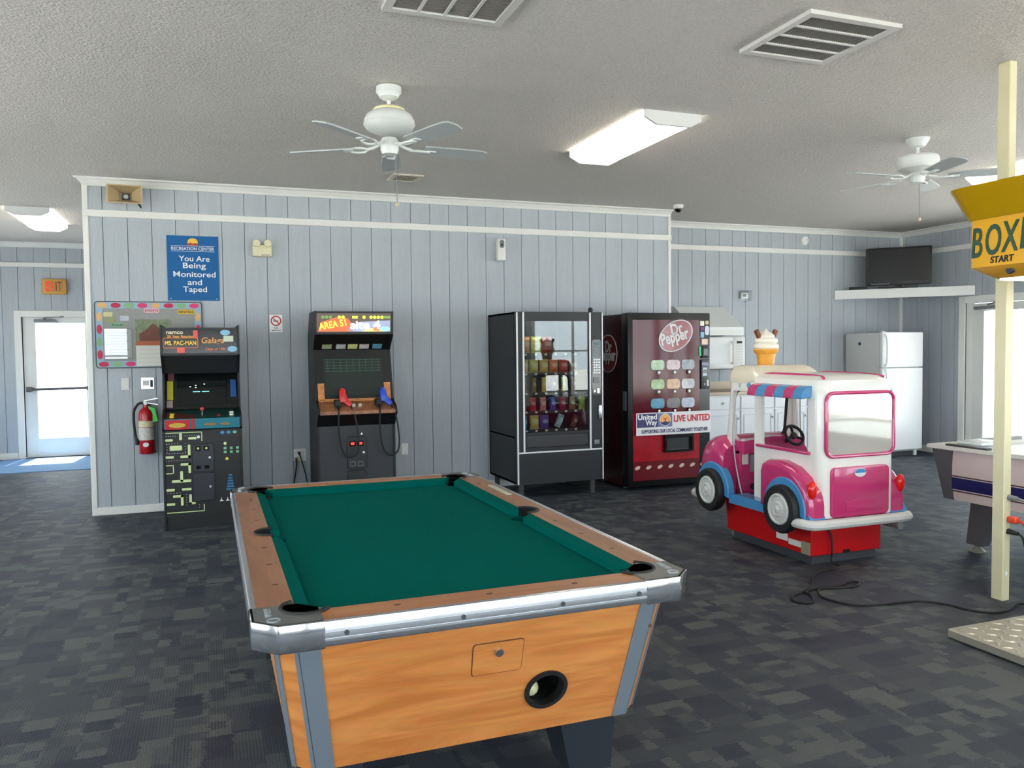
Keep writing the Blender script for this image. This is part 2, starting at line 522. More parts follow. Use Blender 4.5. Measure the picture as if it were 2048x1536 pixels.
wall_left = wall_with_windows('wall_left', 'y', XL, -0.12, YR, YE + 0.1, ADDED_LEFT_WIN, [], 'blue-grey wall of added windows along the hall')

NT = [0]
def trim(b, label, m=M_TRIM, smooth=False):
    NT[0] += 1
    return struct(b.build('trim_%d' % NT[0], m, smooth=smooth), label, 'trim')
def crown_x(x0, x1, y, label, ext0=0.0, ext1=0.0):
    prof = [(y, H), (y - 0.075, H), (y - 0.07, H - 0.012), (y - 0.045, H - 0.02), (y - 0.02, H - 0.05), (y - 0.012, H - 0.07), (y, H - 0.07)]
    vs = []
    for i, x in enumerate((x0, x1)):
        for (py, pz) in prof:
            d = (y - py)
            vs.append((x - d * ext0 if i == 0 else x + d * ext1, py, pz))
    n = len(prof)
    b = B(); b.faces(vs, [(i, (i + 1) % n, n + (i + 1) % n, n + i) for i in range(n)] + [tuple(range(n)), tuple(range(n, 2 * n))])
    return trim(b, label)
crown_x(X0, X1, 0.0, 'white crown moulding along the main wall top', 1.0, 0.0)
crown_x(X1, XR, YK, 'white crown moulding over the kitchen wall')
crown_x(XL, X0, YE, 'white crown moulding over the exit wall')
trim(B().prism([(XR, H), (XR - 0.075, H), (XR - 0.07, H - 0.012), (XR - 0.045, H - 0.02), (XR - 0.02, H - 0.05), (XR - 0.012, H - 0.07), (XR, H - 0.07)], 'y', YR, YK), 'white crown moulding along the wall of the glazed door')
ZRL = 2.778
trim(B().box(X0 - 0.012, X1 + 0.008, -0.022, 0.0, ZRL - 0.065, ZRL, bev=0.004, seg=1), 'white picture rail across the main wall')
trim(B().box(X1, XR, YK - 0.022, YK, ZRL - 0.065, ZRL, bev=0.004, seg=1), 'white picture rail across the kitchen wall')
trim(B().box(XL, X0, YE - 0.022, YE, ZRL - 0.065, ZRL, bev=0.004, seg=1), 'white picture rail over the exit door')
trim(B().box(XR - 0.022, XR, YR, YK - 0.022, ZRL - 0.065, ZRL, bev=0.004, seg=1), 'white picture rail over the glazed door')
trim(B().box(X0 - 0.012, X0 + 0.035, -0.014, 0.10, 0.0, H - 0.065, bev=0.004, seg=1), 'white corner board at the end of the main wall')
trim(B().box(X1 - 0.03, X1 + 0.006, -0.012, 0.06, 0.0, H - 0.065, bev=0.004, seg=1), 'white corner board where the main wall steps back')
trim(B().box(XR - 0.04, XR - 0.001, YK - 0.04, YK - 0.001, 0.0, H - 0.065, bev=0.004, seg=1), 'white corner strip behind the television')
def base(name, b, label):
    return struct(b.build(name, M_TRIM, smooth=False), label, 'baseboard')
base('baseboard_back', B().box(X0 - 0.012, X1, -0.016, 0.0, 0, 0.075, bev=0.004, seg=1), 'white baseboard under the main wall')
base('baseboard_exit', B().box(XL, EDOOR[0] - 0.09, YE - 0.016, YE, 0, 0.09, bev=0.004, seg=1), 'white baseboard beside the exit door')
base('baseboard_right', B().box(XR - 0.016, XR, RDOOR[1] + 0.09, YK, 0, 0.09, bev=0.004, seg=1).box(XR - 0.016, XR, YR, RDOOR[0] - 0.09, 0, 0.09, bev=0.004, seg=1), 'white baseboard beside the glazed door')

# windows out of view; those in the side walls are added to light the room
NW = [0]
def window(axis, plane, a, b_, out):
    NW[0] += 1
    fr = B()
    def bx(p, q, z0, z1, d0=-0.03, d1=0.06):
        lo, hi = sorted((plane - out * 0.02 * 0 + out * d0, plane + out * d1))
        if axis == 'x': fr.box(p, q, lo, hi, z0, z1)
        else: fr.box(lo, hi, p, q, z0, z1)
    bx(a - 0.07, a + 0.03, WZ0 - 0.07, WZ1 + 0.07); bx(b_ - 0.03, b_ + 0.07, WZ0 - 0.07, WZ1 + 0.07)
    bx(a, b_, WZ1 - 0.03, WZ1 + 0.07); bx(a, b_, WZ0 - 0.07, WZ0 + 0.03)
    bx((a + b_) / 2 - 0.025, (a + b_) / 2 + 0.025, WZ0, WZ1, 0.0, 0.05)
    bx(a, b_, (WZ0 + WZ1) / 2 - 0.02, (WZ0 + WZ1) / 2 + 0.02, 0.01, 0.05)
    w = struct(fr.build('window_%d' % NW[0], M_TRIM, smooth=False), 'white framed window out of view', 'window')
    for (p, q) in ((a + 0.03, (a + b_) / 2 - 0.025), ((a + b_) / 2 + 0.025, b_ - 0.03)):
        for (z0, z1) in ((WZ0 + 0.03, (WZ0 + WZ1) / 2 - 0.02), ((WZ0 + WZ1) / 2 + 0.02, WZ1 - 0.03)):
            g = B(); c = plane + out * 0.03
            if axis == 'x': g.box(p, q, c - 0.003, c + 0.003, z0, z1)
            else: g.box(c - 0.003, c + 0.003, p, q, z0, z1)
            g.build('pane', M_GLASS, w, smooth=False)
for a, b_ in REAR_WIN: window('x', YR, a, b_, -1)
for a, b_ in ADDED_RIGHT_WIN: window('y', XR, a, b_, 1)
for a, b_ in ADDED_LEFT_WIN: window('y', XL, a, b_, -1)

# exit door (half hidden by the end of the main wall)
M_DOOR = mat('door_paint', (226, 226, 222), 0.4, var=0.03, vscale=3)
e0, e1 = EDOOR
d1 = struct(B().box(e0 - 0.085, e0, YE - 0.022, YE + 0.11, 0, 2.10, bev=0.003, seg=1).box(e1, e1 + 0.085, YE - 0.022, YE + 0.11, 0, 2.10, bev=0.003, seg=1).box(e0, e1, YE - 0.022, YE + 0.11, 2.01, 2.10, bev=0.003, seg=1).build('door_1', M_TRIM, smooth=False), 'white glazed exit door with a push bar', 'door')
ex0, ex1 = e0 + 0.012, e1 - 0.006
B().prism([(ex0, 0.012), (ex1, 0.012), (ex1, 2.009), (ex0, 2.009)], 'y', YE + 0.02, YE + 0.065, holes=[[(ex0 + 0.155, 0.275), (ex1 - 0.135, 0.275), (ex1 - 0.135, 1.925), (ex0 + 0.155, 1.925)]]).build('door_leaf', M_DOOR, d1, smooth=False)
B().box(ex0 + 0.155, ex1 - 0.135, YE + 0.04, YE + 0.046, 0.275, 1.925).build('glass_pane', M_GLASS, d1, smooth=False)
B().cyl((ex0 + 0.05, YE - 0.05, 0.985), (ex1 - 0.03, YE - 0.05, 0.99), 0.022, n=12).box(ex0 + 0.03, ex0 + 0.10, YE - 0.08, YE + 0.02, 0.95, 1.02, bev=0.008).box(ex1 - 0.13, ex1 - 0.01, YE - 0.075, YE + 0.02, 0.955, 1.02, bev=0.008).build('push_bar', mat('bronze_metal', (92, 90, 92), 0.4, metal=0.6), d1)
cl = B().box(ex0 + 0.15, ex0 + 0.42, YE - 0.045, YE + 0.02, 1.93, 1.975, bev=0.006).cyl((ex0 + 0.28, YE - 0.02, 1.975), (ex0 + 0.28, YE - 0.02, 2.0), 0.015).tube([(ex0 + 0.28, YE - 0.03, 2.0), (ex0 + 0.48, YE - 0.13, 2.003), (ex0 + 0.52, YE - 0.02, 2.015)], 0.009).build('door_closer', M_GREY, d1)
B().box(e0, e1, YE - 0.02, YE + 0.1, 0.0, 0.012).build('threshold', M_DKGREY, d1, smooth=False)

# glazed door in the right wall
r0, r1 = RDOOR
d2 = struct(B().box(XR - 0.022, XR + 0.11, r1, r1 + 0.09, 0, 2.10, bev=0.003, seg=1).box(XR - 0.022, XR + 0.11, r0 - 0.09, r0, 0, 2.10, bev=0.003, seg=1).box(XR - 0.022, XR + 0.11, r0, r1, 2.01, 2.10, bev=0.003, seg=1).build('door_2', M_TRIM, smooth=False), 'white glazed door beside the refrigerator', 'door')
B().prism([(r0 + 0.01, 0.012), (r1 - 0.085, 0.012), (r1 - 0.085, 2.0), (r0 + 0.01, 2.0)], 'x', XR + 0.02, XR + 0.065, holes=[[(r0 + 0.15, 0.22), (r1 - 0.25, 0.22), (r1 - 0.25, 1.90), (r0 + 0.15, 1.90)]]).build('door_leaf', M_DOOR, d2, smooth=False)
B().box(XR + 0.01, XR + 0.08, r1 - 0.085, r1 - 0.002, 0.0, 2.01).build('door_jamb', M_TRIM, d2, smooth=False)
B().box(XR + 0.04, XR + 0.046, r0 + 0.15, r1 - 0.25, 0.22, 1.90).build('glass_pane', M_GLASS, d2, smooth=False)
B().box(XR - 0.06, XR + 0.03, r1 - 0.50, r1 - 0.16, 1.915, 1.96, bev=0.006).tube([(XR - 0.02, r1 - 0.33, 1.975), (XR - 0.12, r1 - 0.5, 1.99), (XR - 0.01, r1 - 0.56, 2.0)], 0.009).build('door_closer', M_GREY, d2)

tag(B().prism(rrect(1.30, 1.50, 0.03), 'z', 0.0, 0.008).build('door_mat', mat('blue_mat', (112, 150, 192), 0.8, var=0.08, vscale=60), loc=(-1.22, 4.12, 0)), 'blue door mat on the carpet before the exit door', 'mat')

# ================================================================== CEILING FITTINGS
M_FANW = mat('fan_white', (226, 229, 227), 0.35)
M_BLADE = mat('fan_blade_grey', (176, 182, 184), 0.5)
def fan(loc, a0, label, z_can, z_mot, z_bl, flat, chain_z):
    t = thing('ceiling_fan', label, 'ceiling fan', loc, 0, 'white ceiling fans')
    h = loc[2]
    if flat:
        B().lathe([(0.085, 0), (0.082, -0.012), (0.05, -0.06), (0.03, -0.065)]).build('canopy', M_FANW, t)
    else:
        B().lathe([(0.062, 0), (0.075, -0.008), (0.076, -0.04), (0.062, -0.055), (0.058, -0.068), (0.03, -0.085), (0.01, -0.088)]).build('canopy', M_FANW, t)
    B().cyl((0, 0, -0.06), (0, 0, z_mot), 0.0125, n=12).build('downrod', M_FANW, t)
    if flat:
        B().lathe([(0.03, z_mot + 0.004), (0.14, z_mot - 0.004), (0.152, z_mot - 0.02), (0.152, z_mot - 0.075), (0.14, z_mot - 0.10), (0.09, z_mot - 0.122), (0.05, z_mot - 0.13)]).build('motor_housing', M_FANW, t)
    else:
        B().lathe([(0.03, z_mot + 0.002), (0.10, z_mot - 0.008), (0.135, z_mot - 0.03), (0.15, z_mot - 0.06), (0.15, z_mot - 0.075), (0.155, z_mot - 0.085), (0.14, z_mot - 0.11), (0.10, z_mot - 0.13), (0.06, z_mot - 0.14)]).build('motor_housing', M_FANW, t)
        B().lathe([(0.02, z_mot + 0.018), (0.085, z_mot + 0.014), (0.095, z_mot + 0.004), (0.09, z_mot - 0.006)]).build('yellowed_ring', mat('yellowed_plastic', (226, 220, 170), 0.4), t)
    B().lathe([(0.045, z_bl + 0.05), (0.055, z_bl + 0.03), (0.055, z_bl - 0.02), (0.045, z_bl - 0.045), (0.005, z_bl - 0.05)]).build('switch_housing', M_FANW, t)
    bl = irn = None
    for k in range(5):
        a = R(a0 + 72 * k)
        if bl is None:
            pts = [(0.21, -0.052), (0.45, -0.064), (0.58, -0.066), (0.62, -0.05), (0.635, 0.0), (0.62, 0.05), (0.58, 0.066), (0.45, 0.064), (0.21, 0.052)]
            ob = B().prism(pts, 'z', -0.004, 0.004, fn=lambda p: (p[0], p[1] * math.cos(R(12)) + p[2] * math.sin(R(12)), -p[1] * math.sin(R(12)) + p[2])).build('blade', M_BLADE, t)
            bl = ob.data
        else:
            ob = link('blade', bl, t)
        ob.location = (0, 0, z_bl); ob.rotation_euler = (0, 0, a)
        if irn is None:
            b = B().tube([(0.05, 0, 0.02), (0.10, 0, 0.0), (0.14, 0.0, -0.008)], 0.010)
            loop = [(0.14 + 0.055 * (1 - math.cos(u)), 0.032 * math.sin(u), -0.01 + 0.006 * math.sin(u)) for u in [2 * math.pi * i / 16 for i in range(16)]]
            b.tube(loop, 0.007, closed=True).box(0.23, 0.29, -0.025, 0.025, -0.012, -0.004, bev=0.003)
            oi = b.build('blade_iron', M_FANW, t); irn = oi.data
        else:
            oi = link('blade_iron', irn, t)
        oi.location = (0, 0, z_bl); oi.rotation_euler = (0, 0, a)
    ch = B().cyl((0.04, 0.02, z_bl - 0.04), (0.045, 0.02, chain_z), 0.0022, n=6).build('pull_chain', M_GREY, t)
    B().ball((0.045, 0.02, chain_z - 0.008), 0.014, sz=1.2 if flat else 1.0, n=12).build('pull_knob', mat('brass_knob', (205, 195, 165), 0.3), ch)
    return t
fan((1.92, -3.35, H), 5, 'white ceiling fan with a yellowed ring above its motor, over the pool table', -0.088, -0.145, -0.36, False, -0.69)
fan((6.025, -3.40, H), 33, 'white ceiling fan with a flat round motor, above the pink truck ride and hockey table', -0.065, -0.13, -0.29, True, -0.60)

M_LENS = lamp_mat('lit_fluorescent_lens', (255, 248, 232), 6.0)
M_CAPW = mat('fixture_end_cap', (226, 226, 226), 0.4)
def troffer(x0, x1, y0, y1, label):
    t = thing('ceiling_light', label, 'ceiling light', ((x0 + x1) / 2, (y0 + y1) / 2, H), 0, 'wraparound fluorescent ceiling lights')
    hx, hy = (x1 - x0) / 2, (y1 - y0) / 2
    B().box(-hx * 0.9, hx * 0.9, -hy, hy, -0.022, 0, bev=0.003, seg=1).build('housing', M_CAPW, t, smooth=False)
    pr = [(-hx, -0.022), (-hx, -0.045), (-hx * 0.62, -0.085), (hx * 0.62, -0.085), (hx, -0.045), (hx, -0.022)]
    B().prism(pr, 'y', -hy + 0.012, hy - 0.012).build('lens', M_LENS, t, smooth=False)
    for s in (-1, 1):
        B().prism([(-hx - 0.006, 0.0), (-hx - 0.006, -0.048), (-hx * 0.62, -0.091), (hx * 0.62, -0.091), (hx + 0.006, -0.048), (hx + 0.006, 0.0)], 'y', s * hy - 0.010, s * hy + 0.010).build('end_cap', M_CAPW, t, smooth=False)
    return t
troffer(3.63, 4.05, -3.42, -2.22, 'lit fluorescent ceiling light between the two ceiling fans')
troffer(-1.12, -0.71, 1.80, 3.02, 'lit fluorescent ceiling light in the hall before the exit door')
troffer(7.52, 7.93, -3.75, -2.55, 'lit fluorescent ceiling light beside the fan with the flat round motor')
troffer(-1.12, -0.71, -3.42, -2.22, 'added fluorescent ceiling light at the hall side of the pool table')  # these last four lights are out of view, added to brighten the room
troffer(3.63, 4.05, -8.0, -6.8, 'added fluorescent ceiling light by the window wall')
troffer(7.52, 7.93, -8.0, -6.8, 'added fluorescent ceiling light in the window corner')
troffer(-1.12, -0.71, -8.0, -6.8, 'added fluorescent ceiling light by the hall windows')

M_LOUV = mat('louvre_metal', (128, 125, 120), 0.5)
def grille(x0, x1, y0, y1, bars_along, label, n_l):
    t = thing('ceiling_vent', label, 'vent', ((x0 + x1) / 2, (y0 + y1) / 2, H), 0, 'square ceiling return vents')
    hx, hy = (x1 - x0) / 2, (y1 - y0) / 2
    B().prism([(-hx, -hy), (hx, -hy), (hx, hy), (-hx, hy)], 'z', -0.02, 0, holes=[[(-hx + 0.04, -hy + 0.04), (hx - 0.04, -hy + 0.04), (hx - 0.04, hy - 0.04), (-hx + 0.04, hy - 0.04)]]).build('frame', mat('vent_frame', (214, 212, 208), 0.4), t, smooth=False)
    B().box(-hx + 0.04, hx - 0.04, -hy + 0.04, hy - 0.04, -0.003, -0.001).build('duct_backing', mat('vent_dark', (96, 94, 90), 0.8), t, smooth=False)
    for k in (1, 2, 3):
        f = -1 + 2 * k / 4
        if bars_along == 'x': B().box(-hx + 0.04, hx - 0.04, f * (hy - 0.04) - 0.007, f * (hy - 0.04) + 0.007, -0.019, -0.002).build('divider_bar', MATS['vent_frame'], t, smooth=False)
        else: B().box(f * (hx - 0.04) - 0.007, f * (hx - 0.04) + 0.007, -hy + 0.04, hy - 0.04, -0.019, -0.002).build('divider_bar', MATS['vent_frame'], t, smooth=False)
    b = B()      # the fine louvres, far too many to pick apart
    for k in range(n_l):
        f = -1 + 2 * (k + 0.5) / n_l
        if bars_along == 'x':
            x = f * (hx - 0.042); b.box(x - 0.0022, x + 0.0022, -hy + 0.04, hy - 0.04, -0.013, -0.004)
        else:
            y = f * (hy - 0.042); b.box(-hx + 0.04, hx - 0.04, y - 0.0022, y + 0.0022, -0.013, -0.004)
    o = b.build('louvres', M_LOUV, t, smooth=False); o['kind'] = 'stuff'
    return t
grille(3.56, 4.12, -5.08, -4.53, 'x', 'square ceiling vent with four dark louvred panels near the boxing machine', 36)
grille(1.655, 2.235, -5.02, -4.45, 'y', 'square ceiling vent with pale louvred panels above the pool table', 36)
t = thing('ceiling_register', 'small rusty white air register on the ceiling near the main wall', 'vent', (2.595, -0.86, H))
B().prism([(-0.14, -0.15), (0.14, -0.15), (0.14, 0.15), (-0.14, 0.15)], 'z', -0.012, 0, holes=[[(-0.105, -0.115), (0.105, -0.115), (0.105, 0.115), (-0.105, 0.115)]]).build('frame', mat('register_paint', (206, 200, 184), 0.5, var=0.1, vscale=20), t, smooth=False)
B().box(-0.105, 0.105, -0.115, 0.115, -0.003, -0.001).build('duct_backing', M_DARKHOLE, t, smooth=False)
for k in range(6):
    y = -0.095 + 0.038 * k
    B().faces([(-0.105, y - 0.014, -0.012), (0.105, y - 0.014, -0.012), (0.105, y + 0.010, -0.004), (-0.105, y + 0.010, -0.004), (-0.105, y - 0.014, -0.014), (0.105, y - 0.014, -0.014), (0.105, y + 0.010, -0.006), (-0.105, y + 0.010, -0.006)], [(0, 1, 2, 3), (7, 6, 5, 4), (0, 4, 5, 1), (1, 5, 6, 2), (2, 6, 7, 3), (3, 7, 4, 0)]).build('vane', MATS['register_paint'], t, smooth=False)
t = thing('dome_camera', 'small white dome security camera on the ceiling by the wall corner', 'camera', (5.80, -0.36, H))
B().lathe([(0.055, 0), (0.058, -0.008), (0.052, -0.035), (0.044, -0.042)]).build('camera_base', M_WHITE, t)
B().lathe([(0.042, -0.04), (0.041, -0.055), (0.030, -0.074), (0.012, -0.084), (0.001, -0.086)]).build('dome', M_GLOSSBLACK, t)

# ================================================================== THINGS ON THE MAIN WALL
t = thing('horn_loudspeaker', 'beige square horn loudspeaker above the picture rail', 'loudspeaker', (0.205, 0.0, 2.895))
mh = mat('aged_beige_plastic', (186, 166, 128), 0.5, var=0.08)
rq = lambda w, h, y: [(-w, y, -h), (w, y, -h), (w, y, h), (-w, y, h)]
B().loft([rq(0.03, 0.03, -0.045), rq(0.06, 0.045, -0.10), rq(0.14, 0.078, -0.20), rq(0.145, 0.082, -0.20), rq(0.145, 0.082, -0.212), rq(0.134, 0.072, -0.212), rq(0.055, 0.04, -0.105), rq(0.022, 0.022, -0.03)]).build('horn', mh, t, smooth=False)
B().cyl((0, -0.001, 0), (0, -0.05, 0), 0.045, 0.04).build('driver', mh, t)
B().cyl((0, -0.052, 0), (0, -0.058, 0), 0.055, 0.055).build('throat_shade', M_DKGREY, t)  # dark disc put in for the shade deep inside the horn
B().cyl((0, -0.05, 0), (0, -0.075, 0), 0.024, 0.020).build('driver_cone', mat('driver_silver', (180, 190, 195), 0.3), t)
B().tube([(0.10, -0.12, -0.06), (0.12, -0.13, -0.09), (0.125, -0.12, -0.10)], 0.008).build('cable_gland', M_RUBBER, t)

M_BLUE = mat('blue_sign', (0, 92, 154), 0.5, spec=0.3)
t = thing('wall_sign', 'blue recreation center sign about being monitored and taped', 'sign', (0.755, -0.001, 2.27))
B().prism([(-0.226, -0.302), (0.226, -0.302), (0.226, 0.302), (-0.226, 0.302)], 'y', -0.006, 0.0).build('sign_panel', M_BLUE, t, smooth=False)
B().prism(ell(0.045, 0.036, c=(0, 0.245)), 'y', -0.0075, -0.006).build('emblem_disc', mat('emblem_yellow', (236, 190, 60), 0.5), t, smooth=False)
B().prism([(-0.05, 0.212), (0.05, 0.212), (0.042, 0.228), (0.02, 0.238), (0, 0.230), (-0.02, 0.24), (-0.04, 0.23)], 'y', -0.0082, -0.0075).build('emblem_band', mat('emblem_red', (176, 60, 40), 0.5), t, smooth=False)
text(t, 'lettering', 'RECREATION CENTER', (0, -0.0068, 0.183), 0.04, M_WTEXT, width=0.375, bold=0.012)
for z in (0.208, 0.158): B().box(-0.19, 0.19, -0.0068, -0.006, z - 0.0015, z + 0.0015).build('rule_line', M_WTEXT, t, smooth=False)
for s, z, w in (('You Are', 0.09, 0.27), ('Being', 0.018, 0.20), ('Monitored', -0.056, 0.37), ('and', -0.13, 0.125), ('Taped', -0.204, 0.21)):
    text(t, 'lettering', s, (0.01, -0.0068, z), 0.072, M_WTEXT, width=w, bold=0.010)
for sx in (-0.20, 0.20): B().cyl((sx, -0.006, -0.285), (sx, -0.009, -0.285), 0.005, n=8).build('screw', M_WHITE, t)

t = thing('emergency_light', 'cream twin-lamp emergency light high on the main wall', 'light', (1.375, 0.0, 2.455))
B().box(-0.088, 0.088, -0.07, -0.0, -0.06, 0.05, bev=0.008).build('battery_box', M_CREAM, t)
for sx in (-0.052, 0.052):
    l = B().lathe([(0.012, 0.03), (0.03, 0.01), (0.036, -0.03), (0.033, -0.036)], c=(sx, -0.06, 0.06), axis='y').build('lamp_head', M_CREAM, t)
    B().lathe([(0.031, -0.034), (0.018, -0.03), (0.002, -0.028)], c=(sx, -0.06, 0.06), axis='y').build('reflector', M_CHROME, l)
B().box(-0.01, 0.075, -0.0715, -0.07, -0.052, -0.044).build('test_label', M_GREY, t, smooth=False)

t = thing('air_freshener', 'white wall air freshener with a grey nozzle panel', 'dispenser', (3.81, 0.0, 2.535))
B().box(-0.045, 0.045, -0.085, 0, -0.115, 0.115, bev=0.014, seg=3).build('case', M_PLAST, t)
B().prism(rrect(0.05, 0.085, 0.02, c=(0.0, 0.06)), 'y', -0.0875, -0.085).build('nozzle_panel', M_GREY, t)
B().cyl((0.0, -0.0875, 0.05), (0.0, -0.092, 0.05), 0.010).build('nozzle', M_DARKHOLE, t)

# bulletin board and what is pinned on it
M_BOARD = mat('grey_felt', (150, 150, 148), 0.9, var=0.06, vscale=80)
bb = thing('bulletin_board', 'grey bulletin board with a border of colourful oval bugs', 'notice board', (0.366, 0.0, 1.65))
B().prism(rrect(0.912, 0.61, 0.03), 'y', -0.016, 0).build('felt_panel', M_BOARD, bb)
B().prism(rrect(0.912, 0.61, 0.03), 'y', -0.02, -0.002, holes=[rrect(0.896, 0.594, 0.025)]).build('frame', M_DKGREY, bb)
B().prism(rrect(0.894, 0.592, 0.02), 'y', -0.0172, -0.016, holes=[rrect(0.78, 0.48, 0.01)]).build('border_strip', mat('border_blue', (150, 178, 196), 0.7), bb, smooth=False)
bc = [mat('bean_orange', (222, 170, 108), 0.6), mat('bean_crimson', (190, 36, 76), 0.6), mat('bean_green', (128, 178, 124), 0.6), mat('bean_pink', (214, 56, 110), 0.6)]
def bean(x, z, k, vert):
    B().prism(ell(0.042, 0.023, 14) if not vert else ell(0.022, 0.042, 14), 'y', -0.0185, -0.0172).build('border_bean', bc[k % 4], bb, loc=(x, 0, z), smooth=False)
order = [0, 1, 2, 3, 0, 1, 2, 3]
for k in range(8): bean(-0.39 + 0.111 * k, 0.268, order[k], False)
for k in range(8): bean(-0.39 + 0.111 * k, -0.268, (order[k] + 1) % 4, False)
for k in range(4): bean(-0.418, 0.165 - 0.115 * k, (0, 1, 2, 1)[k], True)
for k in range(4): bean(0.418, 0.165 - 0.115 * k, (0, 3, 2, 0)[k], True)
def card(name, label, cat, x, z, w, h, m, d=0.003, txt=None, tm=None, r=0.02):
    t = thing(name, label, cat, (0.366 + x, -0.0186, 1.65 + z))
    B().prism(rrect(w, h, min(r, h / 2.2)), 'y', -d, 0).build('card', m, t, smooth=False)
    if txt: text(t, 'lettering', txt, (0, -d - 0.0004, 0), h * 0.62, tm or M_INK, width=w * 0.82, bold=0.01)
    return t
card('title_card', 'pink card reading EVENTS pinned on the bulletin board', 'card', 0.02, 0.222, 0.135, 0.042, mat('pink_card', (226, 172, 180), 0.6), txt='EVENTS')
card('title_card', 'yellow card reading RENTALS pinned on the bulletin board', 'card', 0.315, 0.212, 0.155, 0.044, mat('yellow_card', (206, 166, 48), 0.6), txt='RENTALS')
card('title_card', 'green card reading RULES pinned on the bulletin board', 'card', -0.265, 0.09, 0.115, 0.04, mat('green_card', (128, 172, 140), 0.6), txt='RULES')
t = thing('rules_sheet', 'typed rules sheet in a shiny plastic sleeve on the bulletin board', 'paper', (0.366 - 0.265, -0.0186, 1.65 - 0.085))
B().box(-0.11, 0.11, -0.002, 0, -0.13, 0.135).build('sheet', M_PAPER, t, smooth=False)
for k in range(9): B().box(-0.085, 0.085 - 0.02 * (k % 3), -0.0026, -0.002, 0.10 - 0.026 * k, 0.108 - 0.026 * k).build('text_line', mat('faint_ink', (150, 150, 150), 0.7), t, smooth=False)
B().box(-0.115, 0.115, -0.006, -0.005, -0.135, 0.14).build('sleeve', glass('plastic_sleeve', (240, 242, 242), 0.10), t, smooth=False)
t = thing('wall_calendar', 'calendar with a red barn photograph hanging on the bulletin board', 'calendar', (0.366 + 0.03, -0.0186, 1.65 - 0.05))
B().box(-0.15, 0.15, -0.003, 0, -0.24, -0.05).build('date_page', M_PAPER, t, smooth=False)
B().box(-0.15, 0.15, -0.004, 0, -0.05, -0.008).build('title_band', mat('orange_band', (176, 96, 62), 0.6), t, smooth=False)
B().box(-0.15, 0.15, -0.004, 0, -0.008, 0.19).build('photo_page', mat('leafy_photo', (112, 122, 96), 0.6, var=0.35, vscale=30), t, smooth=False)
B().prism([(-0.12, -0.008), (0.10, -0.008), (0.10, 0.07), (0.06, 0.10), (0.0, 0.155), (-0.07, 0.09), (-0.12, 0.055)], 'y', -0.0052, -0.004).build('barn_picture', mat('barn_red', (112, 66, 56), 0.6, var=0.15, vscale=25), t, smooth=False)
for k in range(4): B().box(-0.13, 0.13, -0.0036, -0.003, -0.09 - 0.038 * k, -0.0885 - 0.038 * k).build('week_line', MATS['faint_ink'], t, smooth=False)
for lb, x, z, w, h, m in (('small yellow note pinned above the rules card', -0.345, 0.185, 0.075, 0.04, mat('pale_yellow_note', (206, 198, 150), 0.7)),
                          ('green sketch note pinned above the rules card', -0.33, 0.135, 0.08, 0.045, mat('olive_note', (140, 150, 104), 0.7, var=0.2, vscale=60)),
                          ('small white and blue photo card beside the rules title', -0.21, 0.15, 0.075, 0.045, mat('blue_photo_note', (176, 184, 196), 0.6, var=0.15, vscale=50))):
    tag(B().prism(rrect(w, h, 0.004), 'y', -0.002, 0).build('pinned_note', m, loc=(0.366 + x, -0.0186, 1.65 + z), smooth=False), lb, 'note')

t = thing('no_smoking_sign', 'small white no smoking sign on the main wall', 'sign', (1.491, 0.0, 1.755))
B().box(-0.06, 0.06, -0.003, 0, -0.085, 0.085).build('plate', M_WHITE, t, smooth=False)
B().prism(ell(0.05, 0.05, c=(0, 0.025)), 'y', -0.0045, -0.003, holes=[ell(0.039, 0.039, c=(0, 0.025))]).build('prohibition_ring', M_REDT, t, smooth=False)
B().prism([(-0.031, 0.05), (-0.025, 0.056), (0.031, 0.0), (0.025, -0.006)], 'y', -0.0052, -0.0045).build('slash', M_REDT, t, smooth=False)
B().box(-0.026, 0.02, -0.0042, -0.003, 0.019, 0.028).build('cigarette', M_INK, t, smooth=False)
text(t, 'lettering', 'NO', (0, -0.0034, -0.045), 0.022, M_INK, bold=0.015)
text(t, 'lettering', 'SMOKING', (0, -0.0034, -0.068), 0.02, M_INK, width=0.085, bold=0.015)

t = thing('intercom_panel', 'square steel intercom panel with a screen beside the extinguisher', 'wall panel', (0.333, 0.0, 1.20))
B().box(-0.058, 0.058, -0.008, 0, -0.056, 0.056, bev=0.003, seg=1).build('plate', M_ALU, t, smooth=False)
B().box(-0.04, 0.012, -0.010, -0.008, -0.02, 0.028).build('screen', mat('grey_screen', (190, 192, 188), 0.3), t, smooth=False)
B().box(0.022, 0.045, -0.011, -0.008, -0.035, 0.03).build('button_strip', M_INK, t, smooth=False)
t = thing('wall_plate', 'clear plastic cover plate on the main wall below the bulletin board', 'cover plate', (0.145, 0.0, 1.2))
B().box(-0.036, 0.036, -0.008, 0, -0.06, 0.06, bev=0.003, seg=1).build('plate', mat('clearish_plate', (196, 200, 204), 0.2), t, smooth=False)
B().box(-0.022, 0.022, -0.010, -0.008, -0.04, 0.04).build('paper_insert', M_PAPER, t, smooth=False)
t = thing('light_switch', 'white blank wall plate low on the main wall by the snack machine', 'wall plate', (2.745, 0.0, 0.46))
B().box(-0.034, 0.034, -0.007, 0, -0.058, 0.058, bev=0.003, seg=1).build('plate', M_WHITE, t)
for z in (-0.042, 0.042): B().cyl((0, -0.007, z), (0, -0.0085, z), 0.004, n=8).build('screw', M_GREY, t)

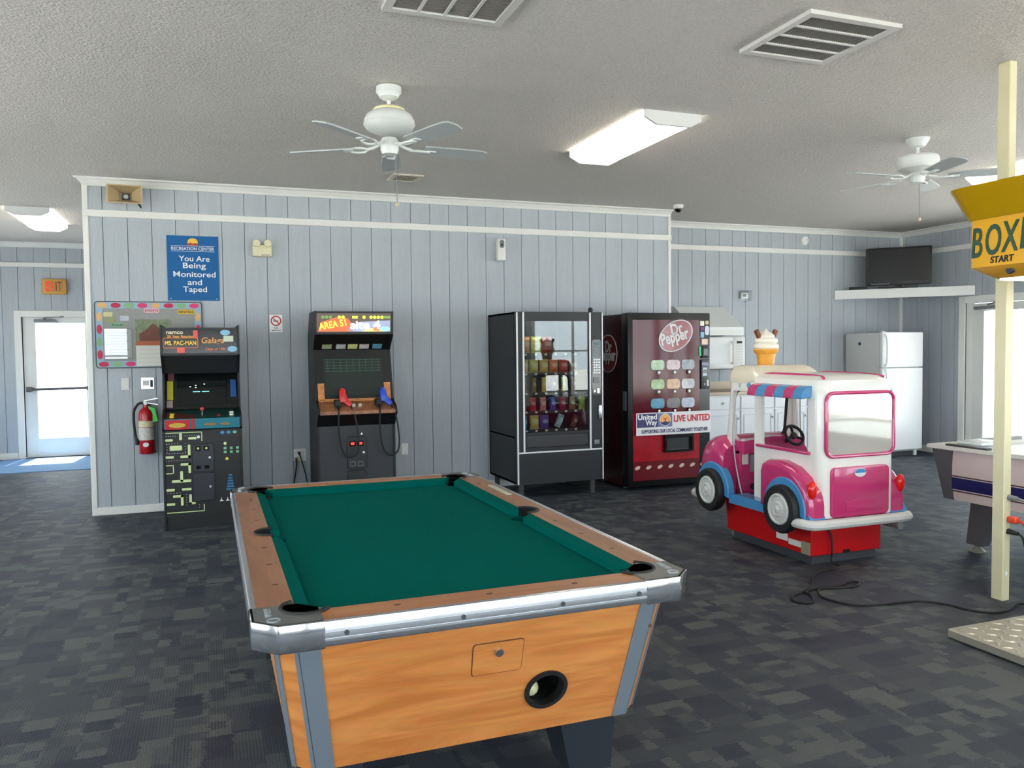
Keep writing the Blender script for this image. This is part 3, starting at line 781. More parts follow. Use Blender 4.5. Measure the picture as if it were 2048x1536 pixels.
t = thing('fire_extinguisher', 'red fire extinguisher with a green tag hanging on the main wall', 'extinguisher', (0.318, -0.085, 0.555))
B().lathe([(0.05, 0), (0.063, 0.006), (0.066, 0.02), (0.066, 0.36), (0.058, 0.395), (0.035, 0.42), (0.022, 0.43), (0.02, 0.455)]).build('cylinder', mat('extinguisher_red', (170, 20, 32), 0.25), t)
B().lathe([(0.0665, 0.13), (0.0668, 0.13), (0.0668, 0.245), (0.0665, 0.245)]).build('instruction_label', mat('label_grey', (190, 186, 180), 0.5, var=0.25, vscale=60), t)
B().lathe([(0.0665, 0.25), (0.0668, 0.25), (0.0668, 0.305), (0.0665, 0.305)]).build('brand_label', mat('label_cream', (206, 196, 160), 0.5, var=0.2, vscale=50), t)
B().prism(ell(0.025, 0.02, c=(-0.005, 0.09)), 'y', -0.069, -0.062).build('seal_label', M_WTEXT, t)
B().box(-0.02, 0.02, -0.02, 0.02, 0.45, 0.485, bev=0.006).build('valve', M_ALU, t)
B().faces([(-0.015, -0.012, 0.485), (0.10, -0.012, 0.505), (0.10, 0.012, 0.505), (-0.015, 0.012, 0.485), (-0.015, -0.012, 0.492), (0.10, -0.012, 0.512), (0.10, 0.012, 0.512), (-0.015, 0.012, 0.492)], [(0, 1, 2, 3), (7, 6, 5, 4), (0, 4, 5, 1), (1, 5, 6, 2), (2, 6, 7, 3), (3, 7, 4, 0)]).build('handle', M_CHROME, t)
B().faces([(0.0, -0.01, 0.468), (0.10, -0.01, 0.448), (0.10, 0.01, 0.448), (0.0, 0.01, 0.468), (0.0, -0.01, 0.474), (0.10, -0.01, 0.454), (0.10, 0.01, 0.454), (0.0, 0.01, 0.474)], [(0, 1, 2, 3), (7, 6, 5, 4), (0, 4, 5, 1), (1, 5, 6, 2), (2, 6, 7, 3), (3, 7, 4, 0)]).build('lever', M_CHROME, t)
B().cyl((0, -0.02, 0.468), (0, -0.035, 0.468), 0.016).build('gauge', M_WHITE, t)
B().tube(catmull([(-0.02, 0, 0.468), (-0.06, 0, 0.462), (-0.10, 0, 0.40), (-0.105, 0, 0.30), (-0.095, 0, 0.18), (-0.085, -0.005, 0.13)]), 0.012, n=10).build('hose', M_RUBBER, t)
B().cyl((-0.086, -0.005, 0.14), (-0.078, -0.006, 0.085), 0.014, 0.018).build('nozzle', M_RUBBER, t)
B().faces([(0.02, -0.03, 0.44), (0.075, -0.035, 0.42), (0.10, -0.04, 0.30), (0.045, -0.035, 0.29), (0.02, -0.0285, 0.44), (0.075, -0.0335, 0.42), (0.10, -0.0385, 0.30), (0.045, -0.0335, 0.29)], [(0, 1, 2, 3), (7, 6, 5, 4), (0, 4, 5, 1), (1, 5, 6, 2), (2, 6, 7, 3), (3, 7, 4, 0)]).build('inspection_tag', mat('tag_green', (70, 196, 66), 0.5), t)
B().box(-0.03, 0.03, 0.06, 0.085, 0.36, 0.46).box(-0.07, 0.07, 0.03, 0.085, 0.0, 0.012).build('wall_bracket', M_DKGREY, t)

t = thing('wall_outlet', 'white wall outlet with a yellow adapter and black cords near the shooting game', 'outlet', (1.688, 0.0, 0.458))
B().box(-0.06, 0.06, -0.008, 0, -0.062, 0.062, bev=0.003, seg=1).build('plate', M_WHITE, t)
for sx in (-0.03, 0.03):
    for z in (-0.025, 0.025): B().prism(rrect(0.03, 0.034, 0.012, c=(sx, z)), 'y', -0.0095, -0.008).build('socket', M_PAPER, t)
tag(B().box(-0.022, 0.012, -0.045, -0.0097, -0.045, -0.005, bev=0.005).build('plug_adapter', mat('adapter_yellow', (196, 160, 46), 0.4), loc=(1.66, 0.0, 0.44)), 'yellow plug adapter in the wall outlet by the shooting game', 'plug')
tag(B().tube(catmull([(1.65, -0.05, 0.43), (1.648, -0.07, 0.36), (1.62, -0.10, 0.20), (1.60, -0.16, 0.05), (1.58, -0.3, 0.008), (1.62, -0.5, 0.008)]), 0.007).build('power_cable', M_RUBBER), 'black power cord hanging from the yellow adapter to the floor', 'cord')
tag(B().box(1.668, 1.692, -0.03, -0.0097, 0.468, 0.492, bev=0.004).tube(catmull([(1.68, -0.03, 0.48), (1.69, -0.05, 0.44), (1.73, -0.08, 0.28), (1.757, -0.12, 0.10), (1.76, -0.22, 0.01)]), 0.006).build('power_cable', M_RUBBER), 'thin black power cord from the outlet to the shooting game', 'cord')

# exit sign on the far wall
t = thing('exit_sign', 'glowing red EXIT sign in an amber case above the door', 'sign', (-1.163, YE, 2.44))
B().box(-0.155, 0.155, -0.06, 0, -0.108, 0.108, bev=0.012).build('sign_case', mat('amber_case', (206, 150, 70), 0.4), t)
B().box(-0.11, 0.11, -0.062, -0.06, -0.07, 0.075).build('face_plate', mat('amber_face', (186, 136, 66), 0.5), t, smooth=False)
for k, (ch, cx) in enumerate((('E', -0.082), ('X', -0.026), ('I', 0.024), ('T', 0.070))):
    text(t, 'letter', ch, (cx, -0.0625, 0.004), 0.185, lamp_mat('exit_lit_red', (235, 0, 0), 0.7) if k < 2 else mat('exit_dim_red', (110, 8, 4), 0.5), width=(0.036, 0.044, 0.012, 0.044)[k])

# things on the kitchen wall
t = thing('thermostat', 'white thermostat in a clear guard on the kitchen wall', 'thermostat', (7.45, YK, 2.14))
B().box(-0.055, 0.055, -0.03, 0, -0.035, 0.04, bev=0.006).build('case', M_WHITE, t)
B().box(-0.03, 0.018, -0.0315, -0.03, -0.012, 0.025).build('display', mat('lcd_grey', (110, 114, 112), 0.3), t, smooth=False)
B().box(-0.085, 0.085, -0.06, -0.002, -0.065, 0.07).build('clear_guard', glass('guard_plastic', (238, 240, 240), 0.04), t, smooth=False)
B().cyl((0, -0.03, -0.075), (0, -0.05, -0.075), 0.008, n=10).build('lock', M_GREY, t)
t = thing('smoke_detector', 'round white smoke alarm above the kitchen picture rail', 'smoke alarm', (8.42, YK, 2.895))
B().lathe([(0.062, 0), (0.064, -0.012), (0.055, -0.034), (0.03, -0.042), (0.001, -0.043)], axis='y').build('alarm_case', M_WHITE, t)
B().cyl((0.03, -0.036, 0.01), (0.03, -0.043, 0.01), 0.006, n=8).build('indicator', M_DKGREY, t)

# ================================================================== KITCHEN
M_CAB = mat('cabinet_white', (232, 234, 238), 0.35)
YC = 0.10
cx0, cw = 5.95, 0.508
for k in range(6):
    xa = cx0 + cw * k
    t = thing('base_cabinet', ['white base cabinet at the wall corner behind the soda machine', 'white base cabinet directly below the microwave', 'white base cabinet just past the microwave, fourth from the refrigerator', 'white base cabinet third from the refrigerator', 'white base cabinet second from the refrigerator', 'white base cabinet beside the refrigerator'][k], 'cabinet', (xa + cw / 2, YC, 0), 0, 'white kitchen base cabinets')
    hw = cw / 2 - 0.002
    B().box(-hw, hw, 0.02, YK - YC - 0.002, 0.09, 0.885).box(-hw, hw, 0.08, YK - YC - 0.002, 0.0, 0.09).build('cabinet_body', M_CAB, t, smooth=False)
    dr = B().box(-hw + 0.008, hw - 0.008, 0.0, 0.02, 0.715, 0.868, bev=0.004, seg=1).build('drawer', M_CAB, t)
    B().ball((0, -0.014, 0.79), 0.014, n=10).build('knob', M_ALU, dr)
    dd = B().box(-hw + 0.008, hw - 0.008, 0.0, 0.02, 0.11, 0.70, bev=0.004, seg=1).build('door', M_CAB, t)
    B().prism(rrect(2 * hw - 0.09, 0.49, 0.006, n=1, c=(0, 0.405)), 'y', -0.005, 0.0, holes=[rrect(2 * hw - 0.12, 0.46, 0.004, n=1, c=(0, 0.405))]).build('door_moulding', mat('cabinet_shadow_white', (214, 217, 224), 0.35), dd, smooth=False)
    B().ball((hw - 0.04, -0.014, 0.60), 0.014, n=10).build('knob', M_ALU, dd)
t = thing('worktop', 'beige laminate worktop with a low backsplash along the kitchen wall', 'worktop', (cx0, YC, 0))
M_TOP = mat('beige_laminate', (206, 190, 168), 0.4, var=0.04, vscale=60)
B().box(0, 6 * cw, -0.02, YK - YC - 0.001, 0.888, 0.93, bev=0.006).build('worktop_slab', M_TOP, t)
B().box(0, 6 * cw, YK - YC - 0.022, YK - YC - 0.001, 0.93, 1.035, bev=0.004).build('backsplash', M_TOP, t)
t = thing('range_hood', 'sloping white range hood on the kitchen wall above the microwave', 'hood', (6.73, YK, 1.62))
B().prism([(-0.002, 0.37), (-0.06, 0.37), (-0.48, 0.10), (-0.48, 0.0), (-0.002, 0.0)], 'x', -0.37, 0.37).build('hood_canopy', M_WHITE, t, smooth=False)
B().box(-0.37, 0.37, -0.485, -0.478, 0.01, 0.06).build('control_strip', M_PLAST, t, smooth=False)
t = thing('microwave', 'white microwave oven mounted under the range hood', 'microwave', (6.79, YK, 1.205))
B().box(-0.38, 0.38, -0.40, -0.002, 0, 0.40, bev=0.006).build('oven_case', M_WHITE, t)
dd = B().box(-0.375, 0.20, -0.425, -0.40, 0.01, 0.39, bev=0.006).build('door', M_WHITE, t)
B().prism(rrect(0.46, 0.25, 0.03, c=(-0.10, 0.19)), 'y', -0.427, -0.425).build('door_window', mat('microwave_window', (206, 208, 208), 0.12), dd)
B().tube(catmull([(0.17, -0.425, 0.34), (0.17, -0.46, 0.31), (0.17, -0.465, 0.20), (0.17, -0.46, 0.09), (0.17, -0.425, 0.06)]), 0.011).build('handle', M_WHITE, dd)
cp = B().box(0.205, 0.375, -0.422, -0.40, 0.01, 0.39, bev=0.004).build('control_panel', M_PLAST, t)
B().box(0.25, 0.33, -0.4235, -0.422, 0.315, 0.345).build('clock_display', M_GLOSSBLACK, cp, smooth=False)
for i in range(7):
    for j in range(3): B().box(0.245 + 0.034 * j, 0.270 + 0.034 * j, -0.4235, -0.422, 0.27 - 0.034 * i, 0.288 - 0.034 * i).build('key', mat('key_grey', (212, 212, 210), 0.5), cp, smooth=False)
B().box(-0.38, 0.38, -0.40, -0.01, -0.008, 0.0).build('underside_vent', M_DKGREY, t, smooth=False)

M_FRIDGE = mat('fridge_white', (242, 243, 244), 0.3, bump=0.05, bscale=250)
t = thing('refrigerator', 'white top-freezer refrigerator in the room corner', 'refrigerator', (9.45, 0.0, 0))
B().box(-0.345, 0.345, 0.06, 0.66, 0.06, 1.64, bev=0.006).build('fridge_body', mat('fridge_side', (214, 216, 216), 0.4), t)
fd = B().box(-0.35, 0.35, 0.0, 0.058, 1.185, 1.648, bev=0.012, seg=3).build('freezer_door', M_FRIDGE, t)
B().tube(catmull([(-0.31, 0.0, 1.62), (-0.31, -0.035, 1.56), (-0.31, -0.045, 1.4), (-0.31, -0.035, 1.25), (-0.31, 0.0, 1.20)]), 0.012).build('handle', M_FRIDGE, fd)
fd = B().box(-0.35, 0.35, 0.0, 0.058, 0.085, 1.175, bev=0.012, seg=3).build('fridge_door', M_FRIDGE, t)
B().tube(catmull([(-0.31, 0.0, 1.165), (-0.31, -0.035, 1.10), (-0.31, -0.045, 0.9), (-0.31, -0.035, 0.72), (-0.31, 0.0, 0.68)]), 0.012).build('handle', M_FRIDGE, fd)
B().box(-0.33, 0.33, 0.07, 0.62, 0.0, 0.06).build('toe_grille', M_DKGREY, t, smooth=False)
for sx in (-0.28, 0.28): B().cyl((sx, 0.06, 0.0), (sx, 0.06, 0.085), 0.025, n=10).build('levelling_foot', M_WHITE, t)
B().box(-0.35, -0.30, 0.005, 0.05, 1.648, 1.66, bev=0.004).build('hinge_cover', M_WHITE, t)
tag(B().lathe([(0.022, 0), (0.02, -0.006), (0.001, -0.008)], axis='x').build('fridge_magnet', mat('magnet_blue', (30, 62, 110), 0.4), loc=(9.1045, 0.40, 1.50)), 'small round blue magnet on the refrigerator side', 'magnet')

# corner shelf and television
t = thing('corner_shelf', 'white triangular corner shelf high above the refrigerator', 'shelf', (XR, YK, 2.11))
B().prism([(-1.18, -0.001), (-0.001, -0.001), (-0.001, -1.195)], 'z', 0.10, 0.122).build('shelf_board', M_WHITE, t, smooth=False)
dx, dy = 1.18, -1.195; L = math.hypot(dx, dy); ux, uy = dx / L, dy / L; nx, ny = uy, -ux
if nx * -1 + ny * -1 < 0: nx, ny = -nx, -ny
B().faces([(-1.18 + nx * o, -0.001 + ny * o, z) for z in (0, 0.122) for o in (0.0, 0.018)] + [(-0.001 + nx * o, -1.195 + ny * o, z) for z in (0, 0.122) for o in (0.0, 0.018)], [(0, 1, 3, 2), (4, 6, 7, 5), (0, 4, 5, 1), (2, 3, 7, 6), (0, 2, 6, 4), (1, 5, 7, 3)]).build('fascia_board', M_WHITE, t, smooth=False)
tv = thing('television', 'black flat television standing on the corner shelf', 'television', (9.535, 0.175, 2.232), R(-45))
B().prism(rrect(0.80, 0.50, 0.02, c=(0, 0.30)), 'y', -0.03, 0.04, bev=0.006).build('tv_case', M_BLACK, tv)
B().box(-0.36, 0.36, -0.0315, -0.030, 0.10, 0.52).build('screen', mat('tv_screen', (22, 23, 25), 0.18), tv, smooth=False)
B().box(-0.24, 0.24, -0.08, 0.10, 0.0, 0.02, bev=0.006).box(-0.05, 0.05, -0.01, 0.03, 0.02, 0.08).build('tv_stand', M_GLOSSBLACK, tv)
B().box(-0.33, -0.10, -0.0316, -0.030, 0.062, 0.072).build('front_buttons', M_GREY, tv, smooth=False)
tag(B().box(-0.12, 0.12, -0.04, 0.08, 0, 0.04, bev=0.005).build('media_player', M_BLACK, loc=(9.19, 0.52, 2.232), rot=(0, 0, R(-45))), 'slim black media player on the corner shelf behind the television', 'media player')

# ================================================================== ARCADE CABINET WITH THE MAZE PICTURE
def print_mat(name, c, e=0.0):
    return mat(name, c, 0.45, emit=c if e else None, es=e)
# local frame: x along the wall, y = 0 at the cabinet front, +y towards the wall
t = thing('arcade_cabinet', 'black upright arcade machine with a pale maze picture on its front', 'arcade machine', (0.806, -0.945, 0))
HW = 0.315
side = [(0.02, 0.0), (0.86, 0.0), (0.86, 1.60), (0.72, 1.71), (0.10, 1.712), (0.085, 1.46), (0.30, 1.30), (0.22, 1.0), (0.0, 0.94), (-0.03, 0.85), (0.0, 0.83)]
for s in (-1, 1):
    a, b_ = sorted((s * HW, s * (HW - 0.018)))
    B().prism(side, 'x', a, b_, bev=0.003, seg=1).build('side_panel', M_BLACK, t, smooth=False)
IW = HW - 0.019
B().box(-IW, IW, 0.02, 0.84, 0.10, 0.83).box(-IW, IW, 0.05, 0.84, 0.0, 0.10).box(-IW, IW, 0.50, 0.84, 0.83, 1.60).build('cabinet_body', M_BLACK, t, smooth=False)
# marquee
mq = B().faces([(-IW, 0.105, 1.475), (IW, 0.105, 1.475), (IW, 0.115, 1.672), (-IW, 0.115, 1.672), (-IW, 0.30, 1.475), (IW, 0.30, 1.475), (IW, 0.30, 1.672), (-IW, 0.30, 1.672)], [(0, 1, 2, 3), (4, 7, 6, 5), (0, 4, 5, 1), (3, 2, 6, 7), (0, 3, 7, 4), (1, 5, 6, 2)]).build('marquee', mat('marquee_glass', (70, 68, 70), 0.12), t, smooth=False)
B().box(-IW, IW, 0.095, 0.125, 1.672, 1.69).box(-IW, IW, 0.09, 0.12, 1.455, 1.475).build('marquee_retainer', M_BLACK, t, smooth=False)
fy = 0.104
text(mq, 'lettering', 'namco', (-0.20, fy, 1.648), 0.045, print_mat('namco_white', (236, 226, 196)), width=0.13, bold=0.02)
text(mq, 'lettering', '20 Year Reunion', (-0.155, fy, 1.617), 0.026, print_mat('gold_print', (240, 176, 70)), width=0.21, bold=0.02)
B().prism(rrect(0.275, 0.088, 0.015, c=(-0.155, 1.562)), 'y', 0.1005, 0.104, holes=[rrect(0.265, 0.078, 0.012, c=(-0.155, 1.562))]).build('title_border', print_mat('orange_print', (236, 120, 60)), mq, smooth=False)
for (x0_, x1_, z0_, z1_) in ((-0.055, -0.02, 1.60, 1.668), (-0.185, -0.125, 1.478, 1.518)): B().box(x0_, x1_, 0.102, 0.106, z0_, z1_).build('stripe_print', print_mat('coral_print', (222, 84, 76)), mq, smooth=False)
text(mq, 'lettering', 'MS. PAC-MAN', (-0.155, 0.0995, 1.562), 0.05, print_mat('yellow_title', (250, 206, 70)), width=0.245, bold=0.02)
text(mq, 'lettering', 'Galaga', (0.10, 0.101, 1.575), 0.07, print_mat('gold_title', (226, 158, 84)), width=0.18, bold=0.015, shear=0.2)
text(mq, 'lettering', 'Class of 1981', (0.12, 0.101, 1.508), 0.028, print_mat('orange_print', (236, 120, 60)), width=0.165, bold=0.02)
for (ex, ez) in ((0.20, 1.648), (0.255, 1.508)): B().prism(ell(0.04, 0.024, c=(ex, ez)), 'y', 0.0995, 0.104).build('price_sticker', print_mat('sticker_blue', (132, 186, 214)), mq, smooth=False)
B().box(0.185, 0.265, 0.0995, 0.104, 1.57, 1.62).build('paper_sticker', print_mat('sticker_paper', (196, 206, 186)), mq, smooth=False)
# speaker panel, screen, bezel
B().faces([(-IW, 0.11, 1.458), (IW, 0.11, 1.458), (IW, 0.31, 1.30), (-IW, 0.31, 1.30), (-IW, 0.13, 1.47), (IW, 0.13, 1.47), (IW, 0.33, 1.315), (-IW, 0.33, 1.315)], [(0, 1, 2, 3), (7, 6, 5, 4), (0, 4, 5, 1), (2, 6, 7, 3), (0, 3, 7, 4), (1, 5, 6, 2)]).build('speaker_panel', mat('speaker_black', (40, 41, 44), 0.5), t, smooth=False)
def tilt(y0, z0, y1, z1, hw, d, x=0.0):
    L_ = math.hypot(y1 - y0, z1 - z0); ny_, nz_ = -(z1 - z0) / L_, (y1 - y0) / L_     # towards the player
    if ny_ > 0: ny_, nz_ = -ny_, -nz_
    return [(x - hw, y0, z0), (x + hw, y0, z0), (x + hw, y1, z1), (x - hw, y1, z1), (x - hw, y0 + ny_ * d, z0 + nz_ * d), (x + hw, y0 + ny_ * d, z0 + nz_ * d), (x + hw, y1 + ny_ * d, z1 + nz_ * d), (x - hw, y1 + ny_ * d, z1 + nz_ * d)]
BOXF = [(0, 3, 2, 1), (4, 5, 6, 7), (0, 1, 5, 4), (1, 2, 6, 5), (2, 3, 7, 6), (3, 0, 4, 7)]
B().faces(tilt(0.29, 0.985, 0.44, 1.31, IW, 0.01), BOXF).build('screen_bezel', mat('bezel_black', (14, 14, 15), 0.35), t, smooth=False)
scr = B().faces(tilt(0.295, 1.02, 0.415, 1.28, 0.20, 0.016), BOXF).build('screen', mat('crt_dark', (18, 22, 22), 0.08), t, smooth=False)
for (px_, f_) in ((-0.05, 0.62), (-0.05, 0.55), (-0.095, 0.58), (0.02, 0.66)):
    yy, zz = 0.295 + 0.12 * f_, 1.02 + 0.26 * f_
    B().faces(tilt(yy, zz, yy + 0.003, zz + 0.0065, 0.006, 0.018, px_), BOXF).build('screen_dot', lamp_mat('screen_white', (225, 235, 235), 0.6), scr, smooth=False)
for px_ in (-0.045, 0.03):
    yy, zz = 0.295 + 0.12 * 0.42, 1.02 + 0.26 * 0.42
    B().faces(tilt(yy, zz, yy + 0.002, zz + 0.005, 0.03, 0.018, px_), BOXF).build('screen_text', lamp_mat('screen_cyan', (140, 225, 225), 0.6), scr, smooth=False)
for (px_, f0, f1, c) in ((-0.262, 0.05, 0.23, (150, 132, 128)), (-0.258, 0.25, 0.74, (176, 172, 50)), (-0.25, 0.76, 0.97, (112, 66, 74)), (0.26, 0.3, 0.75, (38, 84, 150))):
    yy, zz, y2, z2 = 0.285 + 0.15 * f0, 0.985 + 0.325 * f0, 0.285 + 0.15 * f1, 0.985 + 0.325 * f1
    B().faces(tilt(yy, zz, y2, z2, 0.024, 0.016, px_), BOXF).build('bezel_sticker', print_mat('bezel_print_%d' % int(f0 * 100), c), t, smooth=False)
# control panel
B().faces([(-IW, 0.0, 0.925), (IW, 0.0, 0.925), (IW, 0.30, 0.985), (-IW, 0.30, 0.985), (-IW, 0.0, 0.905), (IW, 0.0, 0.905), (IW, 0.30, 0.96), (-IW, 0.30, 0.96)], [(0, 1, 2, 3), (7, 6, 5, 4), (0, 4, 5, 1), (1, 5, 6, 2), (2, 6, 7, 3), (3, 7, 4, 0)]).build('control_panel', mat('control_green', (22, 58, 54), 0.35), t, smooth=False)
B().faces([(-IW, -0.002, 0.925), (-0.06, -0.002, 0.925), (-0.06, 0.12, 0.949), (-0.16, 0.16, 0.957), (-0.2, 0.22, 0.969), (-IW, 0.22, 0.969), (-IW, -0.002, 0.9262), (-0.06, -0.002, 0.9262), (-0.06, 0.12, 0.9505), (-0.16, 0.16, 0.9585), (-0.2, 0.22, 0.9705), (-IW, 0.22, 0.9705)], [(0, 1, 2, 3, 4, 5), (6, 7, 8, 9, 10, 11)]).build('control_print', print_mat('brown_print', (76, 30, 28)), t, smooth=False)
B().faces(tilt(-0.028, 0.842, 0.0, 0.926, IW, 0.004), BOXF).build('control_front', print_mat('teal_print', (20, 110, 128)), t, smooth=False)
cf = B().faces(tilt(-0.028, 0.842, 0.0, 0.918, 0.095, 0.007, -0.195), BOXF).build('control_art', print_mat('crimson_print', (176, 34, 44)), t, smooth=False)
B().prism(ell(0.065, 0.02, c=(-0.195, 0.878)), 'y', -0.032, -0.0255).build('art_blob', print_mat('olive_gold', (186, 158, 44)), cf, smooth=False)
for (px_, w_) in ((0.06, 0.05), (0.18, 0.04)): B().prism(ell(w_, 0.012, c=(px_, 0.878)), 'y', -0.030, -0.020).build('art_blob', print_mat('brown_ochre', (132, 98, 56)), t, smooth=False)
B().faces(tilt(-0.028, 0.842, 0.0, 0.926, 0.014, 0.0075, -0.075), BOXF).build('art_stripe', print_mat('red_stripe', (170, 32, 36)), t, smooth=False)
js = B().cyl((0.0, 0.10, 0.945), (0.0, 0.095, 0.99), 0.006).build('joystick', M_GREY, t)
B().ball((0.0, 0.094, 1.0), 0.018, n=14).build('joystick_ball', mat('ball_red', (186, 60, 62), 0.2), js)
B().cyl((0.13, 0.08, 0.94), (0.13, 0.078, 0.952), 0.016).build('fire_button', mat('button_red', (120, 36, 40), 0.3), t)
for (px_, py_, c) in ((-0.24, 0.06, 0), (-0.24, 0.13, 0), (0.235, 0.08, 1), (0.235, 0.15, 1)):
    z_ = 0.925 + 0.2 * py_
    B().cyl((px_, py_, z_), (px_, py_ - 0.002, z_ + 0.014), 0.018).build('start_button', mat('button_yellow', (226, 200, 50), 0.3) if c == 0 else mat('button_white', (214, 220, 204), 0.3), t)
# the printed front: a generic maze of pale bars with dots, coin doors and small shapes
M_MAZE = print_mat('maze_green', (206, 222, 160))
fy0, fy1 = 0.0165, 0.02
def bar(x0_, x1_, z0_, z1_, r=0.006):
    w_, h_ = x1_ - x0_, z1_ - z0_
    B().prism(rrect(w_, h_, min(r, w_ / 2.1, h_ / 2.1), n=3, c=((x0_ + x1_) / 2, (z0_ + z1_) / 2)), 'y', fy0, fy1).build('maze_bar', M_MAZE, t, smooth=False)
for q in ((-0.295, -0.005, 0.808, 0.815), (-0.012, -0.005, 0.735, 0.815), (-0.185, -0.163, 0.75, 0.81), (-0.295, -0.235, 0.742, 0.762), (-0.115, -0.05, 0.752, 0.772), (-0.26, -0.165, 0.665, 0.705),
          (-0.295, -0.23, 0.60, 0.62), (-0.18, -0.10, 0.60, 0.62), (-0.12, -0.10, 0.60, 0.71), (-0.24, -0.232, 0.47, 0.545), (-0.295, -0.232, 0.537, 0.545), (-0.295, -0.232, 0.47, 0.478),
          (-0.18, -0.10, 0.535, 0.555), (-0.12, -0.10, 0.47, 0.555), (-0.185, -0.163, 0.40, 0.49), (-0.25, -0.10, 0.395, 0.417), (-0.295, -0.23, 0.325, 0.345), (-0.175, -0.10, 0.325, 0.345),
          (-0.245, -0.165, 0.27, 0.29), (-0.185, -0.165, 0.20, 0.29), (-0.12, -0.10, 0.205, 0.29), (-0.12, -0.07, 0.205, 0.222), (-0.295, -0.23, 0.205, 0.225), (-0.295, 0.0, 0.14, 0.147), (-0.007, 0.0, 0.14, 0.20)):
    bar(*q)
dots = B()
for (ax, az, bx_, bz, n_) in ((-0.285, 0.785, -0.215, 0.785, 5), (-0.14, 0.785, -0.03, 0.785, 7), (-0.285, 0.722, -0.20, 0.722, 5), (-0.285, 0.64, -0.14, 0.64, 8), (-0.29, 0.58, -0.10, 0.58, 10), (-0.28, 0.65, -0.28, 0.72, 4), (-0.14, 0.65, -0.14, 0.72, 4), (-0.285, 0.308, -0.19, 0.308, 5), (-0.14, 0.20, -0.14, 0.29, 5), (-0.04, 0.175, -0.04, 0.195, 2)):
    for i in range(n_):
        f_ = i / max(1, n_ - 1); x_, z_ = ax + (bx_ - ax) * f_, az + (bz - az) * f_
        dots.box(x_ - 0.0022, x_ + 0.0022, fy0, fy1, z_ - 0.0022, z_ + 0.0022)
o = dots.build('maze_dots', M_WTEXT, t, smooth=False); o['kind'] = 'stuff'
B().prism(ell(0.012, 0.012, c=(-0.035, 0.77)), 'y', fy0, fy1).build('white_disc', M_WTEXT, t, smooth=False)
for (z0_, z1_) in ((0.475, 0.715), (0.225, 0.47)):
    cd = B().prism(rrect(0.165, z1_ - z0_ - 0.006, 0.02, c=(0.0, (z0_ + z1_) / 2)), 'y', 0.006, 0.02, bev=0.003, seg=1).build('coin_door', mat('coin_door_black', (34, 36, 44), 0.4), t)
    B().cyl((0.05, 0.006, z0_ + (z1_ - z0_) * 0.5), (0.05, 0.0, z0_ + (z1_ - z0_) * 0.5), 0.010, n=12).build('lock', M_ALU, cd)
    if z0_ > 0.4:
        for px_ in (-0.04, 0.025):
            B().box(px_ - 0.02, px_ + 0.02, 0.002, 0.006, 0.655, 0.695).build('coin_slot', M_GLOSSBLACK, cd, smooth=False)
            B().cyl((px_, 0.002, 0.675), (px_, -0.001, 0.675), 0.010, n=10).build('coin_light', mat('coin_amber', (206, 206, 120), 0.4), cd)
            B().box(px_ - 0.018, px_ + 0.018, 0.003, 0.006, 0.50, 0.53).build('return_flap', M_GLOSSBLACK, cd, smooth=False)
for i, x_ in enumerate((0.155, 0.205, 0.255)):
    B().prism(ell(0.017, 0.013, 12, c=(x_, 0.80)), 'y', fy0, fy1).build('print_mark', print_mat('mark_blue', (70, 140, 190)) if i < 2 else print_mat('mark_green', (120, 190, 150)), t, smooth=False)
for i in range(3):
    for j in range(2): B().box(0.163 + 0.05 * i, 0.185 + 0.05 * i, fy0, fy1, 0.655 - 0.033 * j, 0.675 - 0.033 * j).build('print_mark', MATS['mark_green'], t, smooth=False)
for (x_, z_, m_) in ((0.175, 0.705, M_MAZE), (0.187, 0.575, M_YELLOWT)): B().prism(ell(0.013, 0.013, 8, c=(x_, z_)), 'y', fy0, fy1).build('print_mark', m_, t, smooth=False)
for i in range(6): B().prism([(0.198 - 0.004 * i, 0.44 - 0.024 * i), (0.222 + 0.004 * i, 0.44 - 0.024 * i), (0.225 + 0.004 * i, 0.425 - 0.024 * i), (0.195 - 0.004 * i, 0.425 - 0.024 * i)], 'y', fy0, fy1).build('beam_stripe', print_mat('beam_blue', (40, 110, 160)), t, smooth=False)
for x_ in (0.135, 0.185): B().prism([(x_ - 0.018, 0.215), (x_ - 0.004, 0.225), (x_, 0.25), (x_ + 0.004, 0.225), (x_ + 0.018, 0.215)], 'y', fy0, fy1).build('print_mark', M_WTEXT, t, smooth=False)

# ================================================================== SHOOTING GAME CABINET
t = thing('arcade_cabinet', 'black shooting arcade machine with red and blue toy guns', 'arcade machine', (2.153, -0.60, 0))
HW = 0.367
side = [(0.0, 0.0), (0.58, 0.0), (0.58, 1.62), (0.40, 1.85), (0.0, 1.85), (0.02, 1.63), (0.17, 1.49), (0.05, 1.02), (-0.10, 0.96), (-0.12, 0.90), (0.0, 0.78)]
for s in (-1, 1):
    a, b_ = sorted((s * HW, s * (HW - 0.02)))
    B().prism(side, 'x', a, b_, bev=0.003, seg=1).build('side_panel', M_BLACK, t, smooth=False)
IW = HW - 0.021
lf = B().box(-IW, IW, 0.01, 0.56, 0.0, 0.78).box(-IW, IW, 0.40, 0.56, 0.78, 1.62).build('cabinet_body', mat('charcoal_front', (44, 46, 50), 0.5), t, smooth=False)
mq = B().faces([(-IW, 0.02, 1.655), (IW, 0.02, 1.655), (IW, 0.008, 1.83), (-IW, 0.008, 1.83), (-IW, 0.2, 1.655), (IW, 0.2, 1.655), (IW, 0.2, 1.83), (-IW, 0.2, 1.83)], BOXF).build('marquee', lamp_mat('marquee_backlit', (92, 74, 66), 0.35), t, smooth=False)
B().box(-IW, IW, 0.0, 0.03, 1.83, 1.848).box(-IW, IW, 0.012, 0.04, 1.635, 1.655).build('marquee_retainer', M_BLACK, t, smooth=False)
